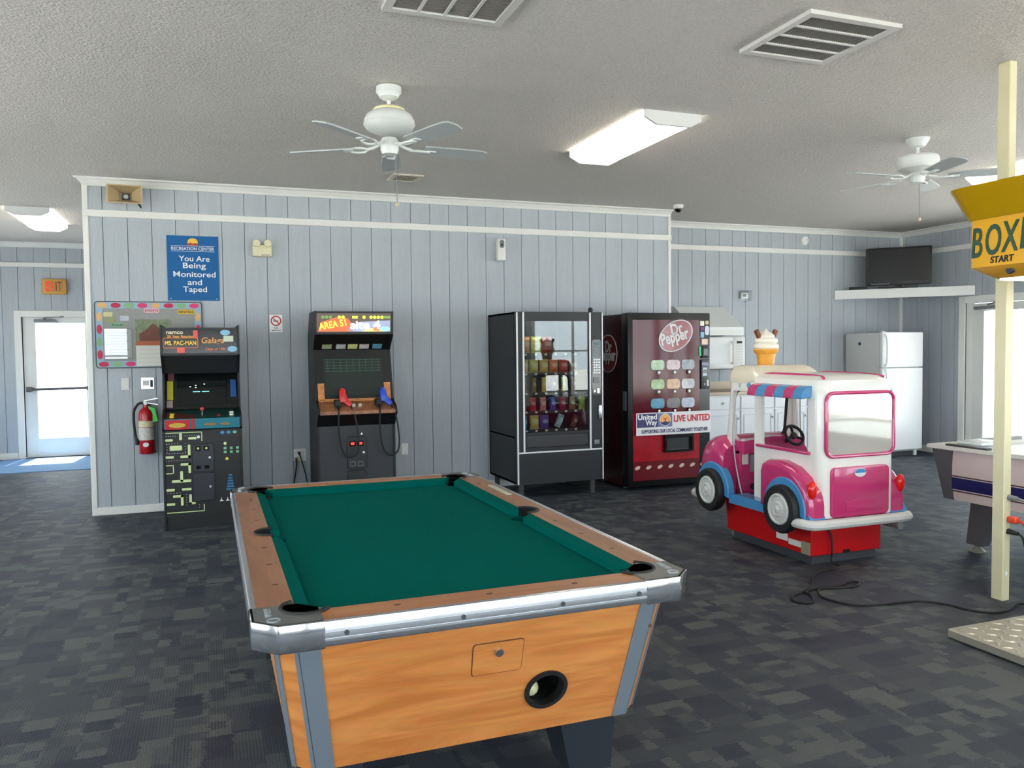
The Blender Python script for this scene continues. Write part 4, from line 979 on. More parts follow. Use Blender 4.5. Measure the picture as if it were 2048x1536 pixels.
fm = lambda q: (q[0], q[1] + 0.0138 * (1 - (q[2] - 1.655) / 0.175) - 0.0035, q[2])
def mprint(pts, m_, d=0.003):
    B().prism(pts, 'y', 0.006 - d, 0.0105, fn=fm).build('marquee_print', m_, mq, smooth=False)
mprint([(-IW + 0.01, 1.66), (-0.02, 1.66), (0.0, 1.70), (-0.06, 1.78), (-0.14, 1.80), (-0.30, 1.75)], lamp_mat('flame_lit', (196, 96, 56), 0.6), 0.001)
mprint([(-0.06, 1.66), (IW - 0.01, 1.66), (IW - 0.01, 1.765), (0.05, 1.75), (-0.06, 1.70)], lamp_mat('sky_lit', (150, 160, 186), 0.45), 0.001)
mprint([(0.06, 1.66), (0.27, 1.66), (0.25, 1.685), (0.15, 1.692)], lamp_mat('olive_lit', (196, 190, 120), 0.7), 0.002)
mprint(ell(0.05, 0.022, 20, c=(0.285, 1.683)), lamp_mat('pale_blue_lit', (140, 205, 210), 0.7), 0.003)
mprint(ell(0.04, 0.02, 20, c=(0.215, 1.682)), lamp_mat('orange_lit', (220, 110, 70), 0.7), 0.0025)
for i, x_ in enumerate((-0.29, -0.255, -0.22, -0.14, -0.105, 0.09, 0.155, 0.19, 0.225, 0.26)):
    mprint(ell(0.015, 0.015, 14, c=(x_, 1.793)), lamp_mat('lime_lit', (196, 226, 60), 0.9) if i > 2 else lamp_mat('dim_green_lit', (110, 150, 70), 0.5), 0.002)
mprint([(-0.02, 1.782), (0.03, 1.782), (0.03, 1.804), (-0.02, 1.804)], MATS['lime_lit'], 0.002)
mprint([(0.28, 1.782), (0.34, 1.782), (0.34, 1.804), (0.28, 1.804)], MATS['dim_green_lit'], 0.002)
text(mq, 'lettering', 'AREA 51', (-0.205, -0.0005, 1.725), 0.085, lamp_mat('yellow_lit', (250, 214, 60), 1.2), rot=(R(90), R(-9), 0), width=0.25, bold=0.02)
text(mq, 'lettering', 'site 4', (0.10, 0.0015, 1.722), 0.11, lamp_mat('white_lit', (255, 250, 244), 1.4), width=0.28, bold=0.02)
# speaker panel with printed hints
sp = B().faces(tilt(0.185, 1.49, 0.035, 1.637, IW, 0.004), BOXF).build('speaker_panel', mat('bezel_black', (14, 14, 15), 0.35), t, smooth=False)
for i, (x_, c) in enumerate(((-0.24, (120, 128, 96)), (-0.11, (150, 150, 150)), (0.0, (190, 180, 110)), (0.11, (170, 150, 150)), (0.235, (70, 120, 136)))):
    B().faces(tilt(0.17, 1.505, 0.13, 1.545, 0.045, 0.0075, x_), BOXF).build('hint_print', mat('hint_%d' % i, c, 0.5, var=0.6, vscale=60), sp, smooth=False)
B().faces(tilt(0.055, 1.005, 0.185, 1.488, IW, 0.008), BOXF).build('screen_bezel', mat('grey_bezel', (32, 35, 35), 0.25), t, smooth=False)
scr = B().faces(tilt(0.075, 1.06, 0.165, 1.40, 0.275, 0.014), BOXF).build('screen', mat('crt_grey', (46, 54, 51), 0.06), t, smooth=False)
for i in range(5):                       # the faint grid on the lit part of the tube
    f_ = 0.66 + 0.08 * i; yy, zz = 0.075 + 0.09 * f_, 1.06 + 0.34 * f_
    B().faces(tilt(yy, zz, yy + 0.0006, zz + 0.0025, 0.265, 0.0155), BOXF).build('grid_line', lamp_mat('grid_green', (70, 110, 92), 0.08), scr, smooth=False)
for i in range(9):
    B().faces(tilt(0.075 + 0.09 * 0.66, 1.06 + 0.34 * 0.66, 0.165, 1.40, 0.0012, 0.0155, -0.24 + 0.06 * i), BOXF).build('grid_line', MATS['grid_green'], scr, smooth=False)
for (x_, f0, f1, hw_) in ((0.0, 0.0, 0.05, IW - 0.01), (-IW + 0.035, 0.02, 0.35, 0.03), (IW - 0.035, 0.02, 0.35, 0.03)):
    B().faces(tilt(0.055 + 0.13 * f0, 1.005 + 0.483 * f0, 0.055 + 0.13 * f1, 1.005 + 0.483 * f1, hw_, 0.0105, x_), BOXF).build('flame_print', mat('flame_print', (186, 112, 60), 0.5, var=0.5, vscale=22), t, smooth=False)
cpn = B().faces([(-IW, -0.115, 0.925), (IW, -0.115, 0.925), (IW, 0.06, 1.01), (-IW, 0.06, 1.01), (-IW, -0.115, 0.895), (IW, -0.115, 0.895), (IW, 0.06, 0.97), (-IW, 0.06, 0.97)], [(0, 1, 2, 3), (7, 6, 5, 4), (0, 4, 5, 1), (1, 5, 6, 2), (2, 6, 7, 3), (3, 7, 4, 0)]).build('control_panel', mat('flame_panel', (128, 84, 58), 0.45, var=0.55, vscale=18), t, smooth=False)
B().faces([(-IW, -0.11, 0.893), (IW, -0.11, 0.893), (IW, 0.0, 0.785), (-IW, 0.0, 0.785), (-IW, 0.03, 0.893), (IW, 0.03, 0.893), (IW, 0.03, 0.785), (-IW, 0.03, 0.785)], BOXF).build('panel_apron', M_BLACK, t, smooth=False)
for x_ in (-0.03, 0.03): B().cyl((x_, -0.03, 0.965), (x_, -0.038, 0.98), 0.017).build('start_button', mat('button_white', (214, 220, 204), 0.3), t)
for x_, m_, lab in ((-0.13, M_RED, 'red'), (0.25, mat('toy_blue', (20, 70, 190), 0.3), 'blue')):
    hs = B().box(x_ - 0.075, x_ - 0.02, -0.07, 0.03, 0.945, 1.03, bev=0.012).build('gun_holster', M_RUBBER, t)
    g = B()
    g.prism([(-0.03, 0.0), (0.03, 0.0), (0.035, 0.06), (0.02, 0.13), (-0.012, 0.14), (-0.03, 0.11)], 'y', -0.02, 0.02, bev=0.008)
    g.prism([(-0.02, 0.02), (0.055, -0.045), (0.085, -0.01), (0.03, 0.06)], 'y', -0.018, 0.018, bev=0.008)
    gg = g.build('toy_gun', m_, t, loc=(x_, -0.05, 1.0), rot=(R(-12), 0, 0))
    B().tube(catmull([(x_ + 0.07, -0.055, 0.965), (x_ + 0.10, -0.125, 0.86), (x_ + 0.125, -0.13, 0.66), (x_ + 0.11, -0.115, 0.53), (x_ + 0.03, -0.10, 0.50), (x_ - 0.03, -0.10, 0.60), (x_ - 0.055, -0.125, 0.78), (x_ - 0.05, -0.12, 0.93), (x_ - 0.05, -0.04, 0.985)]), 0.008).build('gun_cable', M_RUBBER, t)
for (z0_, z1_) in ((0.365, 0.68), (0.03, 0.36)):
    cd = B().prism(rrect(0.185, z1_ - z0_ - 0.006, 0.03, c=(0.0, (z0_ + z1_) / 2)), 'y', -0.004, 0.01, bev=0.003, seg=1).build('coin_door', mat('coin_door_grey', (20, 21, 24), 0.4), t)
    if z0_ > 0.2:
        for x_ in (-0.042, 0.03):
            B().box(x_ - 0.028, x_ + 0.028, -0.009, -0.004, 0.585, 0.635, bev=0.003, seg=1).build('coin_slot', M_GLOSSBLACK, cd)
            B().box(x_ - 0.016, x_ + 0.016, -0.0105, -0.009, 0.60, 0.622).build('coin_light', lamp_mat('coin_red_lit', (255, 40, 34), 3.0), cd, smooth=False)
            B().prism(rrect(0.05, 0.045, 0.006, n=2, c=(x_, 0.42)), 'y', -0.008, -0.004, holes=[rrect(0.04, 0.035, 0.004, n=2, c=(x_, 0.42))]).build('return_frame', M_GREY, cd, smooth=False)
        B().cyl((0.06, -0.004, 0.525), (0.06, -0.012, 0.525), 0.011, n=12).build('lock', M_ALU, cd)
        B().cyl((0.045, -0.0, 0.70), (0.045, -0.006, 0.70), 0.010, n=10).build('bolt', M_ALU, t)

# ================================================================== SNACK VENDING MACHINE
M_VBLK = mat('vending_black', (31, 33, 36), 0.5, bump=0.06, bscale=260)
M_SILV = mat('silver_trim', (226, 227, 230), 0.3)
t = thing('snack_vending_machine', 'tall black snack vending machine with a glass front and silver edges', 'vending machine', (4.135, -0.85, 0))
hw = 0.468; dep = 0.83; zb, zt = 0.148, 1.842
gx0, gx1, gz0, gz1 = -hw + 0.092, hw - 0.155, 0.655, 1.752
# cabinet as a hollow shell so the shelves can be seen
B().box(-hw, -hw + 0.02, 0.06, dep, zb, zt).box(hw - 0.02, hw, 0.06, dep, zb, zt).box(-hw, hw, dep - 0.02, dep, zb, zt).box(-hw, hw, 0.06, dep, zt - 0.02, zt).box(-hw, hw, 0.06, dep, zb, zb + 0.02).box(gx1 + 0.03, gx1 + 0.045, 0.06, dep, zb, zt).box(-hw, hw, 0.06, dep, 0.60, 0.615).build('cabinet_shell', M_VBLK, t, smooth=False)
B().box(-hw + 0.021, gx1 + 0.029, 0.062, dep - 0.021, 1.79, 1.815).build('light_strip', lamp_mat('cabinet_lamp', (240, 244, 240), 3.0), t, smooth=False)
B().prism([(-hw, zb), (hw, zb), (hw, zt), (-hw, zt)], 'y', 0.0, 0.055, holes=[[(gx0, gz0), (gx1, gz0), (gx1, gz1), (gx0, gz1)], [(gx0 + 0.01, 0.505), (gx1 - 0.005, 0.505), (gx1 - 0.005, 0.63), (gx0 + 0.01, 0.63)]]).build('door_panel', M_VBLK, t, smooth=False)
B().box(gx0, gx1, 0.012, 0.018, gz0, gz1).build('glass_front', glass('vending_glass', (232, 236, 234), 0.06), t, smooth=False)
for (x_, w_) in ((-hw + 0.008, 0.016), (gx0 - 0.018, 0.018), (gx1 + 0.012, 0.018), (hw - 0.006, 0.012)):
    B().box(x_ - w_ / 2, x_ + w_ / 2, -0.012, 0.0, 0.468 if abs(x_) < hw - 0.02 else zb, zt - 0.005, bev=0.003, seg=1).build('edge_trim', M_SILV, t)
B().box(-hw + 0.016, hw - 0.012, -0.010, 0.0, 0.452, 0.468, bev=0.003, seg=1).build('cross_trim', M_SILV, t)
db = B().box(gx0 + 0.012, gx1 - 0.007, 0.006, 0.016, 0.507, 0.628, bev=0.003, seg=1).build('delivery_flap', mat('flap_grey', (54, 54, 56), 0.4), t)
B().box(gx0 + 0.012, gx1 - 0.007, 0.05, 0.35, 0.48, 0.50).build('delivery_tray', M_DKGREY, t, smooth=False)
for (sx, sy) in ((-hw + 0.06, 0.06), (hw - 0.10, 0.06), (-hw + 0.06, dep - 0.06), (hw - 0.10, dep - 0.06)):
    B().box(sx - 0.022, sx + 0.022, sy - 0.022, sy + 0.022, 0.0, zb, bev=0.004, seg=1).build('leg', M_DKGREY, t)
rx = (gx1 + 0.021 + hw - 0.012) / 2
ctl = B().prism(rrect(0.105, 0.57, 0.03, c=(rx, 1.285)), 'y', -0.006, 0.0, bev=0.002, seg=1).build('control_panel', M_GLOSSBLACK, t)
B().box(rx - 0.035, rx + 0.035, -0.0075, -0.006, 1.40, 1.50).build('price_display', mat('display_grey', (80, 84, 86), 0.2), ctl, smooth=False)
B().box(rx - 0.03, rx + 0.03, -0.0075, -0.006, 1.515, 1.54).build('display_window', mat('display_teal', (40, 80, 76), 0.2), ctl, smooth=False)
for i in range(6):
    for j in range(3): B().box(rx - 0.034 + 0.027 * j, rx - 0.014 + 0.027 * j, -0.0085, -0.006, 1.355 - 0.026 * i, 1.372 - 0.026 * i).build('key', M_WHITE, ctl, smooth=False)
B().box(rx - 0.038, rx + 0.03, -0.014, -0.006, 1.13, 1.185, bev=0.003, seg=1).build('bill_acceptor', M_GREY, ctl)
B().box(rx - 0.03, rx - 0.012, -0.008, -0.006, 1.035, 1.06).box(rx + 0.005, rx + 0.032, -0.010, -0.006, 1.025, 1.075).build('coin_slot', M_ALU, ctl, smooth=False)
B().box(hw - 0.055, hw - 0.018, -0.018, 0.0, 0.765, 0.905, bev=0.006).build('lock_handle', M_ALU, t)
B().box(rx - 0.03, rx + 0.03, -0.008, 0.0, 0.51, 0.555, bev=0.004).build('coin_return', M_GREY, t)
B().ball((hw - 0.12, 0.03, zt + 0.02), 0.028, sy=0.6, n=10).build('top_latch', M_RUBBER, t)
shelf_z = (0.66, 0.845, 1.03, 1.225, 1.42)
for k, z in enumerate(shelf_z):
    s_ = B().box(-hw + 0.022, gx1 + 0.028, 0.10, 0.70, z, z + 0.012).build('shelf', M_DKGREY, t, smooth=False)
    B().box(-hw + 0.022, gx1 + 0.028, 0.09, 0.10, z - 0.012, z + 0.018).build('price_rail', M_BLACK, s_, smooth=False)
    for j in range(6): B().box(gx0 + 0.03 + 0.108 * j, gx0 + 0.055 + 0.108 * j, 0.0885, 0.09, z - 0.006, z + 0.012).build('price_tag', M_PAPER, s_, smooth=False)
def bag(name, label, cat, x, z, w, h, c, d=0.06, tilt_=0.0, crimp=True, grp=None):
    m_ = mat('wrap_%d_%d_%d' % c, c, 0.3, var=0.35, vscale=38)
    rings = []
    for (f_, k_) in ((0, 0.04), (0.06, 0.06), (0.2, 0.8), (0.5, 1.0), (0.8, 0.8), (0.94, 0.06), (1, 0.04)):
        zz = h * f_; dd_ = max(0.004, d / 2 * k_); ww = w / 2 * (1.0 if k_ < 0.1 else 0.95)
        rings.append([(-ww, -0.001, zz), (-ww * 0.8, -dd_, zz), (0, -dd_ * 1.15, zz), (ww * 0.8, -dd_, zz), (ww, 0.001, zz), (ww * 0.8, dd_, zz), (0, dd_ * 1.15, zz), (-ww * 0.8, dd_, zz)])
    tg = thing(name, label, cat, (4.135 + x, -0.85 + 0.155, z), 0, grp)
    o_ = B().loft(rings).build('wrapper', m_, tg)
    cc = tuple(min(255, int(v * 0.5 + 110)) for v in c)
    B().prism(ell(w * 0.30, h * 0.14, 14, c=(0, h * 0.55)), 'y', -d / 2 * 1.15 - 0.004, -d / 2 * 1.0).build('wrapper_print', mat('wrapp_%d_%d_%d' % cc, cc, 0.4), tg, smooth=False)
    tg.rotation_euler = (0, tilt_, 0)
    return tg
G = 'snacks in the vending machine'
sp_x = [gx0 + 0.045 + 0.108 * j for j in range(7)]
for lab, j, c in (('gold chip bag on the upper snack shelf beside the glass edge', 0, (196, 160, 64)), ('gold and white chip bag on the upper snack shelf', 1, (200, 176, 96)), ('tan pretzel bag on the upper snack shelf', 2, (190, 152, 84)), ('orange cracker bag on the upper snack shelf', 3, (206, 96, 44)), ('red chip bag on the upper snack shelf', 4, (176, 40, 36)), ('brown cookie bag on the upper snack shelf', 5, (120, 78, 46))):
    bag('snack_bag', lab, 'snack', sp_x[j], shelf_z[3] + 0.013, 0.098, 0.135, c, 0.05, grp=G)
for lab, j, c in (('orange candy bar on the candy shelf by the glass edge', 0, (214, 110, 50)), ('brown and gold candy bar on the candy shelf', 1, (136, 96, 52)), ('gold candy bar on the candy shelf', 2, (196, 160, 70)), ('blue and white candy bar on the candy shelf', 3, (70, 84, 150)), ('yellow candy bar on the candy shelf', 4, (214, 190, 90)), ('brown candy bar on the candy shelf', 5, (110, 66, 40))):
    bag('candy_bar', lab, 'snack', sp_x[j], shelf_z[2] + 0.013, 0.05, 0.15, c, 0.03, grp=G)
for lab, j, c in (('orange snack packet in the row above the bottom shelf', 0, (206, 90, 50)), ('red packet in the row above the bottom shelf', 1, (186, 36, 48)), ('red and white packet in the row above the bottom shelf', 2, (206, 120, 116)), ('blue packet in the row above the bottom shelf', 3, (40, 76, 160)), ('crimson packet in the row above the bottom shelf', 4, (150, 40, 60)), ('brown packet in the row above the bottom shelf', 5, (134, 104, 66)), ('lime green packet in the row above the bottom shelf', 6, (150, 176, 50))):
    bag('snack_packet', lab, 'snack', sp_x[j] - 0.012, shelf_z[1] + 0.013, 0.07, 0.135, c, 0.035, grp=G)
for lab, j, c, w_, h_, tl in (('teal bag on the bottom shelf', 0, (40, 130, 140), 0.06, 0.14, 0), ('gold cookie bag on the bottom shelf', 1, (206, 170, 100), 0.10, 0.14, 0), ('purple and gold cookie bag on the bottom shelf', 2, (82, 72, 140), 0.10, 0.14, 0), ('pale blue bag leaning on the bottom shelf', 3.3, (150, 180, 196), 0.07, 0.135, 0.4), ('brown bar leaning on the bottom shelf', 4.9, (120, 70, 50), 0.06, 0.12, 0.4)):
    bag('snack_bag', lab, 'snack', gx0 + 0.045 + 0.108 * j, shelf_z[0] + 0.014 + math.sin(tl) * w_ / 2, w_, h_, c, 0.05, tilt_=tl, grp=G)
for lab, j, c in (('orange popcorn bag on the top shelf of the snack machine', 0, (206, 130, 60)), ('yellow puffs bag on the top shelf of the snack machine', 1.1, (220, 190, 70)), ('dark red bag on the top shelf of the snack machine', 2.2, (140, 44, 40))):
    bag('snack_bag', lab, 'snack', gx0 + 0.06 + 0.108 * j, shelf_z[4] + 0.013, 0.11, 0.17, c, 0.06, grp=G)

# ================================================================== SODA MACHINE
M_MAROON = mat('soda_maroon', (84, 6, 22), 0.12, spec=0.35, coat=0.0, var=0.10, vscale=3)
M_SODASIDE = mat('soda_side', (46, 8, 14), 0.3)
t = thing('soda_machine', 'dark red soda vending machine with round logo and charity banner', 'vending machine', (5.385, -0.85, 0))
hw = 0.495; zb, zt = 0.035, 1.84
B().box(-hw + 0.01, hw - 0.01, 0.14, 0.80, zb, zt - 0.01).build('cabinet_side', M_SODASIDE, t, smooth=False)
B().box(-hw, hw, 0.0, 0.139, zb, zt, bev=0.01).build('door_frame', mat('soda_frame', (14, 14, 16), 0.35), t)
for (sx, sy) in ((-0.42, 0.2), (0.42, 0.2), (-0.42, 0.72), (0.42, 0.72)): B().cyl((sx, sy, 0), (sx, sy, zb), 0.025, n=10).build('levelling_foot', M_DKGREY, t)
lx0, lx1 = -hw + 0.055, hw - 0.135
def bowed(z0_, z1_, d, x0_=lx0, x1_=lx1, base_=0.0, n_=8):
    r_ = []
    for z in (z0_, z1_):
        r_.append([(x0_ + (x1_ - x0_) * i / n_, base_ - 0.004 - d * math.sin(math.pi * i / n_), z) for i in range(n_ + 1)] + [(x1_, base_ + 0.003, z), (x0_, base_ + 0.003, z)])
    return B().loft(r_)
bowed(0.80, 1.765, 0.020, n_=16).build('front_panel', M_MAROON, t)
bowed(0.30, 0.80, 0.012).build('lower_panel', mat('soda_red', (158, 12, 30), 0.15, coat=0.5, var=0.3, vscale=9), t)
bowed(0.10, 0.30, 0.012).build('kick_panel', mat('soda_dark_red', (104, 10, 24), 0.2, coat=0.4, var=0.15, vscale=6), t)
yf = -0.0245
lg = B().prism(ell(0.20, 0.155, 36, c=(0.055, 1.60)), 'y', yf - 0.004, yf + 0.004, fn=lambda q: (q[0], q[1], q[2] + (q[0] - 0.055) * 0.25)).build('logo_oval', mat('logo_red', (138, 22, 28), 0.15, coat=0.4), t)
B().prism(ell(0.205, 0.16, 40, c=(0.055, 1.60)), 'y', yf - 0.007, yf - 0.003, holes=[ell(0.192, 0.150, 40, c=(0.055, 1.60))], fn=lambda q: (q[0], q[1], q[2] + (q[0] - 0.055) * 0.25)).build('logo_ring', mat('logo_silver', (206, 204, 206), 0.25), lg)
M_LSIL = MATS['logo_silver']
text(lg, 'lettering', 'Dr', (0.065, yf - 0.006, 1.675), 0.16, M_LSIL, rot=(R(90), R(-14), 0), width=0.145, bold=0.03)
text(lg, 'lettering', 'Pepper', (0.045, yf - 0.006, 1.575), 0.17, M_LSIL, rot=(R(90), R(-14), 0), width=0.34, bold=0.03)
so = B().prism(ell(0.034, 0.022, 20, c=(-0.395, 1.735)), 'y', -0.004, 0.0).build('small_logo', mat('small_logo_grey', (70, 70, 74), 0.3), t)
text(so, 'lettering', 'Soda', (-0.395, -0.0045, 1.735), 0.03, M_WTEXT, rot=(R(90), R(-12), 0), width=0.055, bold=0.03)
fl = [(150, 172, 140), (186, 166, 170), (132, 138, 146), (138, 166, 116), (196, 152, 122), (170, 170, 176), (84, 140, 166), (110, 106, 110), (166, 172, 192)]
for i in range(3):
    for j in range(3):
        x_ = (-0.16, 0.028, 0.205)[j]; z_ = 1.298 - 0.20 * i
        lb = B().prism(rrect(0.158, 0.102, 0.032, c=(x_, z_)), 'y', yf - 0.002, yf + 0.012).build('flavour_label', mat('flavour_%d%d' % (i, j), fl[3 * i + j], 0.15, var=0.35, vscale=20), t)
        B().cyl((x_ + 0.01, yf + 0.01, z_ - 0.078), (x_ + 0.01, yf - 0.006, z_ - 0.078), 0.021, n=16).build('button_ring', M_GLOSSBLACK, lb)
        B().cyl((x_ + 0.014, yf - 0.0055, z_ - 0.078), (x_ + 0.014, yf - 0.011, z_ - 0.078), 0.0135, n=14).build('select_button', M_WHITE, lb)
bn = B().box(-hw + 0.075, hw - 0.012, -0.036, -0.032, 0.572, 0.805).build('charity_banner', mat('banner_white', (232, 230, 232), 0.4), t, smooth=False)
bn['label'] = 'white and navy charity banner'
by = -0.037
B().box(-0.412, -0.165, by - 0.0008, by + 0.001, 0.655, 0.796).build('banner_navy_block', mat('banner_navy', (52, 54, 100), 0.5), bn, smooth=False)
B().box(-0.165, 0.005, by - 0.0008, by + 0.001, 0.655, 0.796).build('banner_blue_block', mat('banner_blue', (110, 116, 170), 0.5), bn, smooth=False)
text(bn, 'lettering', 'United', (-0.29, by - 0.0012, 0.762), 0.075, M_WTEXT, width=0.225, bold=0.025)
text(bn, 'lettering', 'Way', (-0.245, by - 0.0012, 0.695), 0.075, M_WTEXT, width=0.135, bold=0.025)
B().prism(ell(0.062, 0.06, 28, c=(-0.08, 0.727)), 'y', by - 0.0016, by).build('emblem_disc', mat('emblem_gold', (238, 176, 92), 0.5), bn, smooth=False)
B().prism(ell(0.066, 0.064, 28, c=(-0.08, 0.727)), 'y', by - 0.0014, by, holes=[ell(0.062, 0.06, 28, c=(-0.08, 0.727))]).build('emblem_rim', M_WTEXT, bn, smooth=False)
B().prism([(-0.142, 0.713), (-0.115, 0.702), (-0.08, 0.712), (-0.045, 0.702), (-0.018, 0.713), (-0.03, 0.69), (-0.06, 0.67), (-0.08, 0.668), (-0.10, 0.67), (-0.13, 0.69)], 'y', by - 0.0024, by).build('emblem_hand', M_NAVYT, bn, smooth=False)
B().prism([(-0.085, 0.705), (-0.075, 0.705), (-0.074, 0.728), (-0.055, 0.748), (-0.06, 0.752), (-0.08, 0.735), (-0.10, 0.752), (-0.105, 0.748), (-0.086, 0.728)], 'y', by - 0.0026, by).build('emblem_figure', M_REDT, bn, smooth=False)
text(bn, 'lettering', 'LIVE UNITED', (0.245, by - 0.0012, 0.735), 0.095, M_REDT, width=0.44, bold=0.03)
text(bn, 'lettering', 'SUPPORTING OUR LOCAL COMMUNITY TOGETHER', (0.04, by - 0.0012, 0.612), 0.052, M_NAVYT, width=0.80, bold=0.02)
B().prism([(-0.09, 0.385), (0.26, 0.385), (0.26, 0.568), (-0.09, 0.568)], 'y', -0.05, 0.0, holes=[[(-0.065, 0.41), (0.235, 0.41), (0.235, 0.535), (-0.065, 0.535)]]).build('delivery_port', M_GLOSSBLACK, t, smooth=False)
B().box(-0.065, 0.235, -0.02, -0.017, 0.41, 0.535).build('port_flap', mat('port_flap', (30, 32, 34), 0.3), t, smooth=False)
for j in range(7): B().prism(ell(0.030, 0.019, 16, c=(-0.395 + 0.132 * j, 0.235)), 'y', -0.018, -0.002, fn=lambda q, j=j: (q[0], q[1], q[2] + (q[0] + 0.395 - 0.132 * j) * 0.3)).build('small_badge', mat('badge_cream', (226, 180, 160), 0.4, var=0.3, vscale=40), t)
# payment column
cxm = hw - 0.07
for (x0_, x1_, z0_, z1_, c, nm) in ((-0.055, -0.005, 1.705, 1.755, (226, 222, 210), 'card'), (0.012, 0.05, 1.72, 1.758, (206, 180, 150), 'tan'), (-0.05, -0.008, 1.655, 1.69, (110, 44, 110), 'purple'), (-0.05, -0.006, 1.58, 1.64, (40, 80, 150), 'blue'), (-0.035, 0.04, 1.505, 1.565, (226, 196, 176), 'peach')):
    B().box(cxm + x0_, cxm + x1_, -0.003, 0.0, z0_, z1_).build('payment_sticker', mat('sticker_' + nm, c, 0.4, var=0.12, vscale=50), t, smooth=False)
B().prism(rrect(0.05, 0.10, 0.024, c=(cxm + 0.03, 1.655)), 'y', -0.004, 0.0).build('payment_sticker', mat('sticker_pale', (206, 214, 226), 0.4), t)
B().box(cxm - 0.075, cxm - 0.046, -0.012, 0.0, 1.385, 1.485).build('payment_sticker', mat('sticker_green', (50, 180, 120), 0.4), t, smooth=False)
cr = B().box(cxm - 0.04, cxm + 0.045, -0.016, 0.0, 1.365, 1.49, bev=0.006).build('card_reader', M_BLACK, t)
B().box(cxm - 0.022, cxm + 0.03, -0.018, -0.016, 1.39, 1.46).build('reader_screen', mat('reader_screen', (70, 74, 70), 0.2, var=0.6, vscale=60), cr, smooth=False)
ba = B().box(cxm - 0.05, cxm + 0.055, -0.022, 0.0, 1.035, 1.345, bev=0.010).build('bill_and_coin_unit', mat('pay_grey', (70, 73, 76), 0.35), t)
B().box(cxm - 0.045, cxm + 0.03, -0.024, -0.022, 1.285, 1.315).build('unit_label', mat('unit_lilac', (150, 150, 176), 0.4), ba, smooth=False)
B().box(cxm - 0.042, cxm + 0.02, -0.025, -0.022, 1.17, 1.265).build('bill_slot', M_GLOSSBLACK, ba, smooth=False)
B().box(cxm - 0.036, cxm + 0.012, -0.0265, -0.025, 1.24, 1.262).box(cxm - 0.036, cxm + 0.012, -0.0265, -0.025, 1.175, 1.20).build('slot_label', mat('slot_pale', (190, 210, 226), 0.4), ba, smooth=False)
B().box(cxm + 0.015, cxm + 0.036, -0.025, -0.022, 1.065, 1.13).build('coin_label', M_PAPER, ba, smooth=False)
B().cyl((cxm - 0.015, -0.022, 1.085), (cxm - 0.015, -0.027, 1.085), 0.012, n=12).build('coin_lock', M_GLOSSBLACK, ba)
# logo on the side
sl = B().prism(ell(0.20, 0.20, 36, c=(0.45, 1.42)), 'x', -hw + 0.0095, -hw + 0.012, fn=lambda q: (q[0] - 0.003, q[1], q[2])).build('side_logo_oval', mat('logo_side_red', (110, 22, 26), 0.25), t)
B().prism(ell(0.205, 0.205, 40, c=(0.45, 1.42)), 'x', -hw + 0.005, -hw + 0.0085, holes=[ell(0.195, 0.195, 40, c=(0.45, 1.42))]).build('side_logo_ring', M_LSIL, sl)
SIDE = (R(90), 0, R(-90))
text(sl, 'lettering', 'Dr', (-hw + 0.005, 0.44, 1.495), 0.17, M_LSIL, rot=SIDE, width=0.15, bold=0.03)
text(sl, 'lettering', 'Pepper', (-hw + 0.005, 0.45, 1.385), 0.17, M_LSIL, rot=SIDE, width=0.34, bold=0.03)
B().box(-hw - 0.006, -hw + 0.0, 0.03, 0.10, 0.83, 1.03, bev=0.002, seg=1).build('door_lock_plate', mat('lock_plate_grey', (90, 94, 98), 0.4), t)
B().box(-hw - 0.008, -hw - 0.006, 0.05, 0.075, 0.85, 0.99).build('lock_slot', mat('slot_blue', (50, 70, 100), 0.4), t, smooth=False)

# ================================================================== POOL TABLE
PX, PY = 1.612, -4.94
HX, HY = 0.655, 1.155
ZT = 0.775
M_WOODF = wood_material('table_wood_front', (226, 150, 82), (196, 116, 56), (1.0, 1.0, 9.0))
M_WOODR = wood_material('table_wood_rail', (178, 122, 82), (150, 96, 60), (9.0, 1.0, 9.0))
M_WOODRX = wood_material('table_wood_end_rail', (190, 128, 80), (158, 98, 58), (1.0, 9.0, 9.0))
M_FELT = mat('green_felt', (0, 90, 83), 1.0, spec=0.03, var=0.03, vscale=60)
M_CAP = mat('cast_corner', (120, 121, 120), 0.35, metal=0.7, bump=0.05, bscale=200)
M_STEELB = mat('grey_steel_trim', (132, 142, 152), 0.35, metal=0.4)
t = thing('pool_table', 'coin-operated pool table with green cloth, chrome corners and orange wood sides', 'pool table', (PX, PY, 0))
def octo(hx, hy, c, z):
    return [(-hx + c, -hy, z), (hx - c, -hy, z), (hx, -hy + c, z), (hx, hy - c, z), (hx - c, hy, z), (-hx + c, hy, z), (-hx, hy - c, z), (-hx, -hy + c, z)]
zb_, zt_ = 0.30, 0.722
bhx, bhy, thx, thy = 0.545, 0.99, 0.60, 1.105
CH = 0.058
top8, bot8 = octo(thx, thy, CH, zt_), octo(bhx, bhy, CH, zb_)
B().faces(bot8 + top8, [(i, (i + 1) % 8, 8 + (i + 1) % 8, 8 + i) for i in range(1, 8)] + [tuple(range(8))]).build('cabinet', M_WOODF, t, smooth=False)
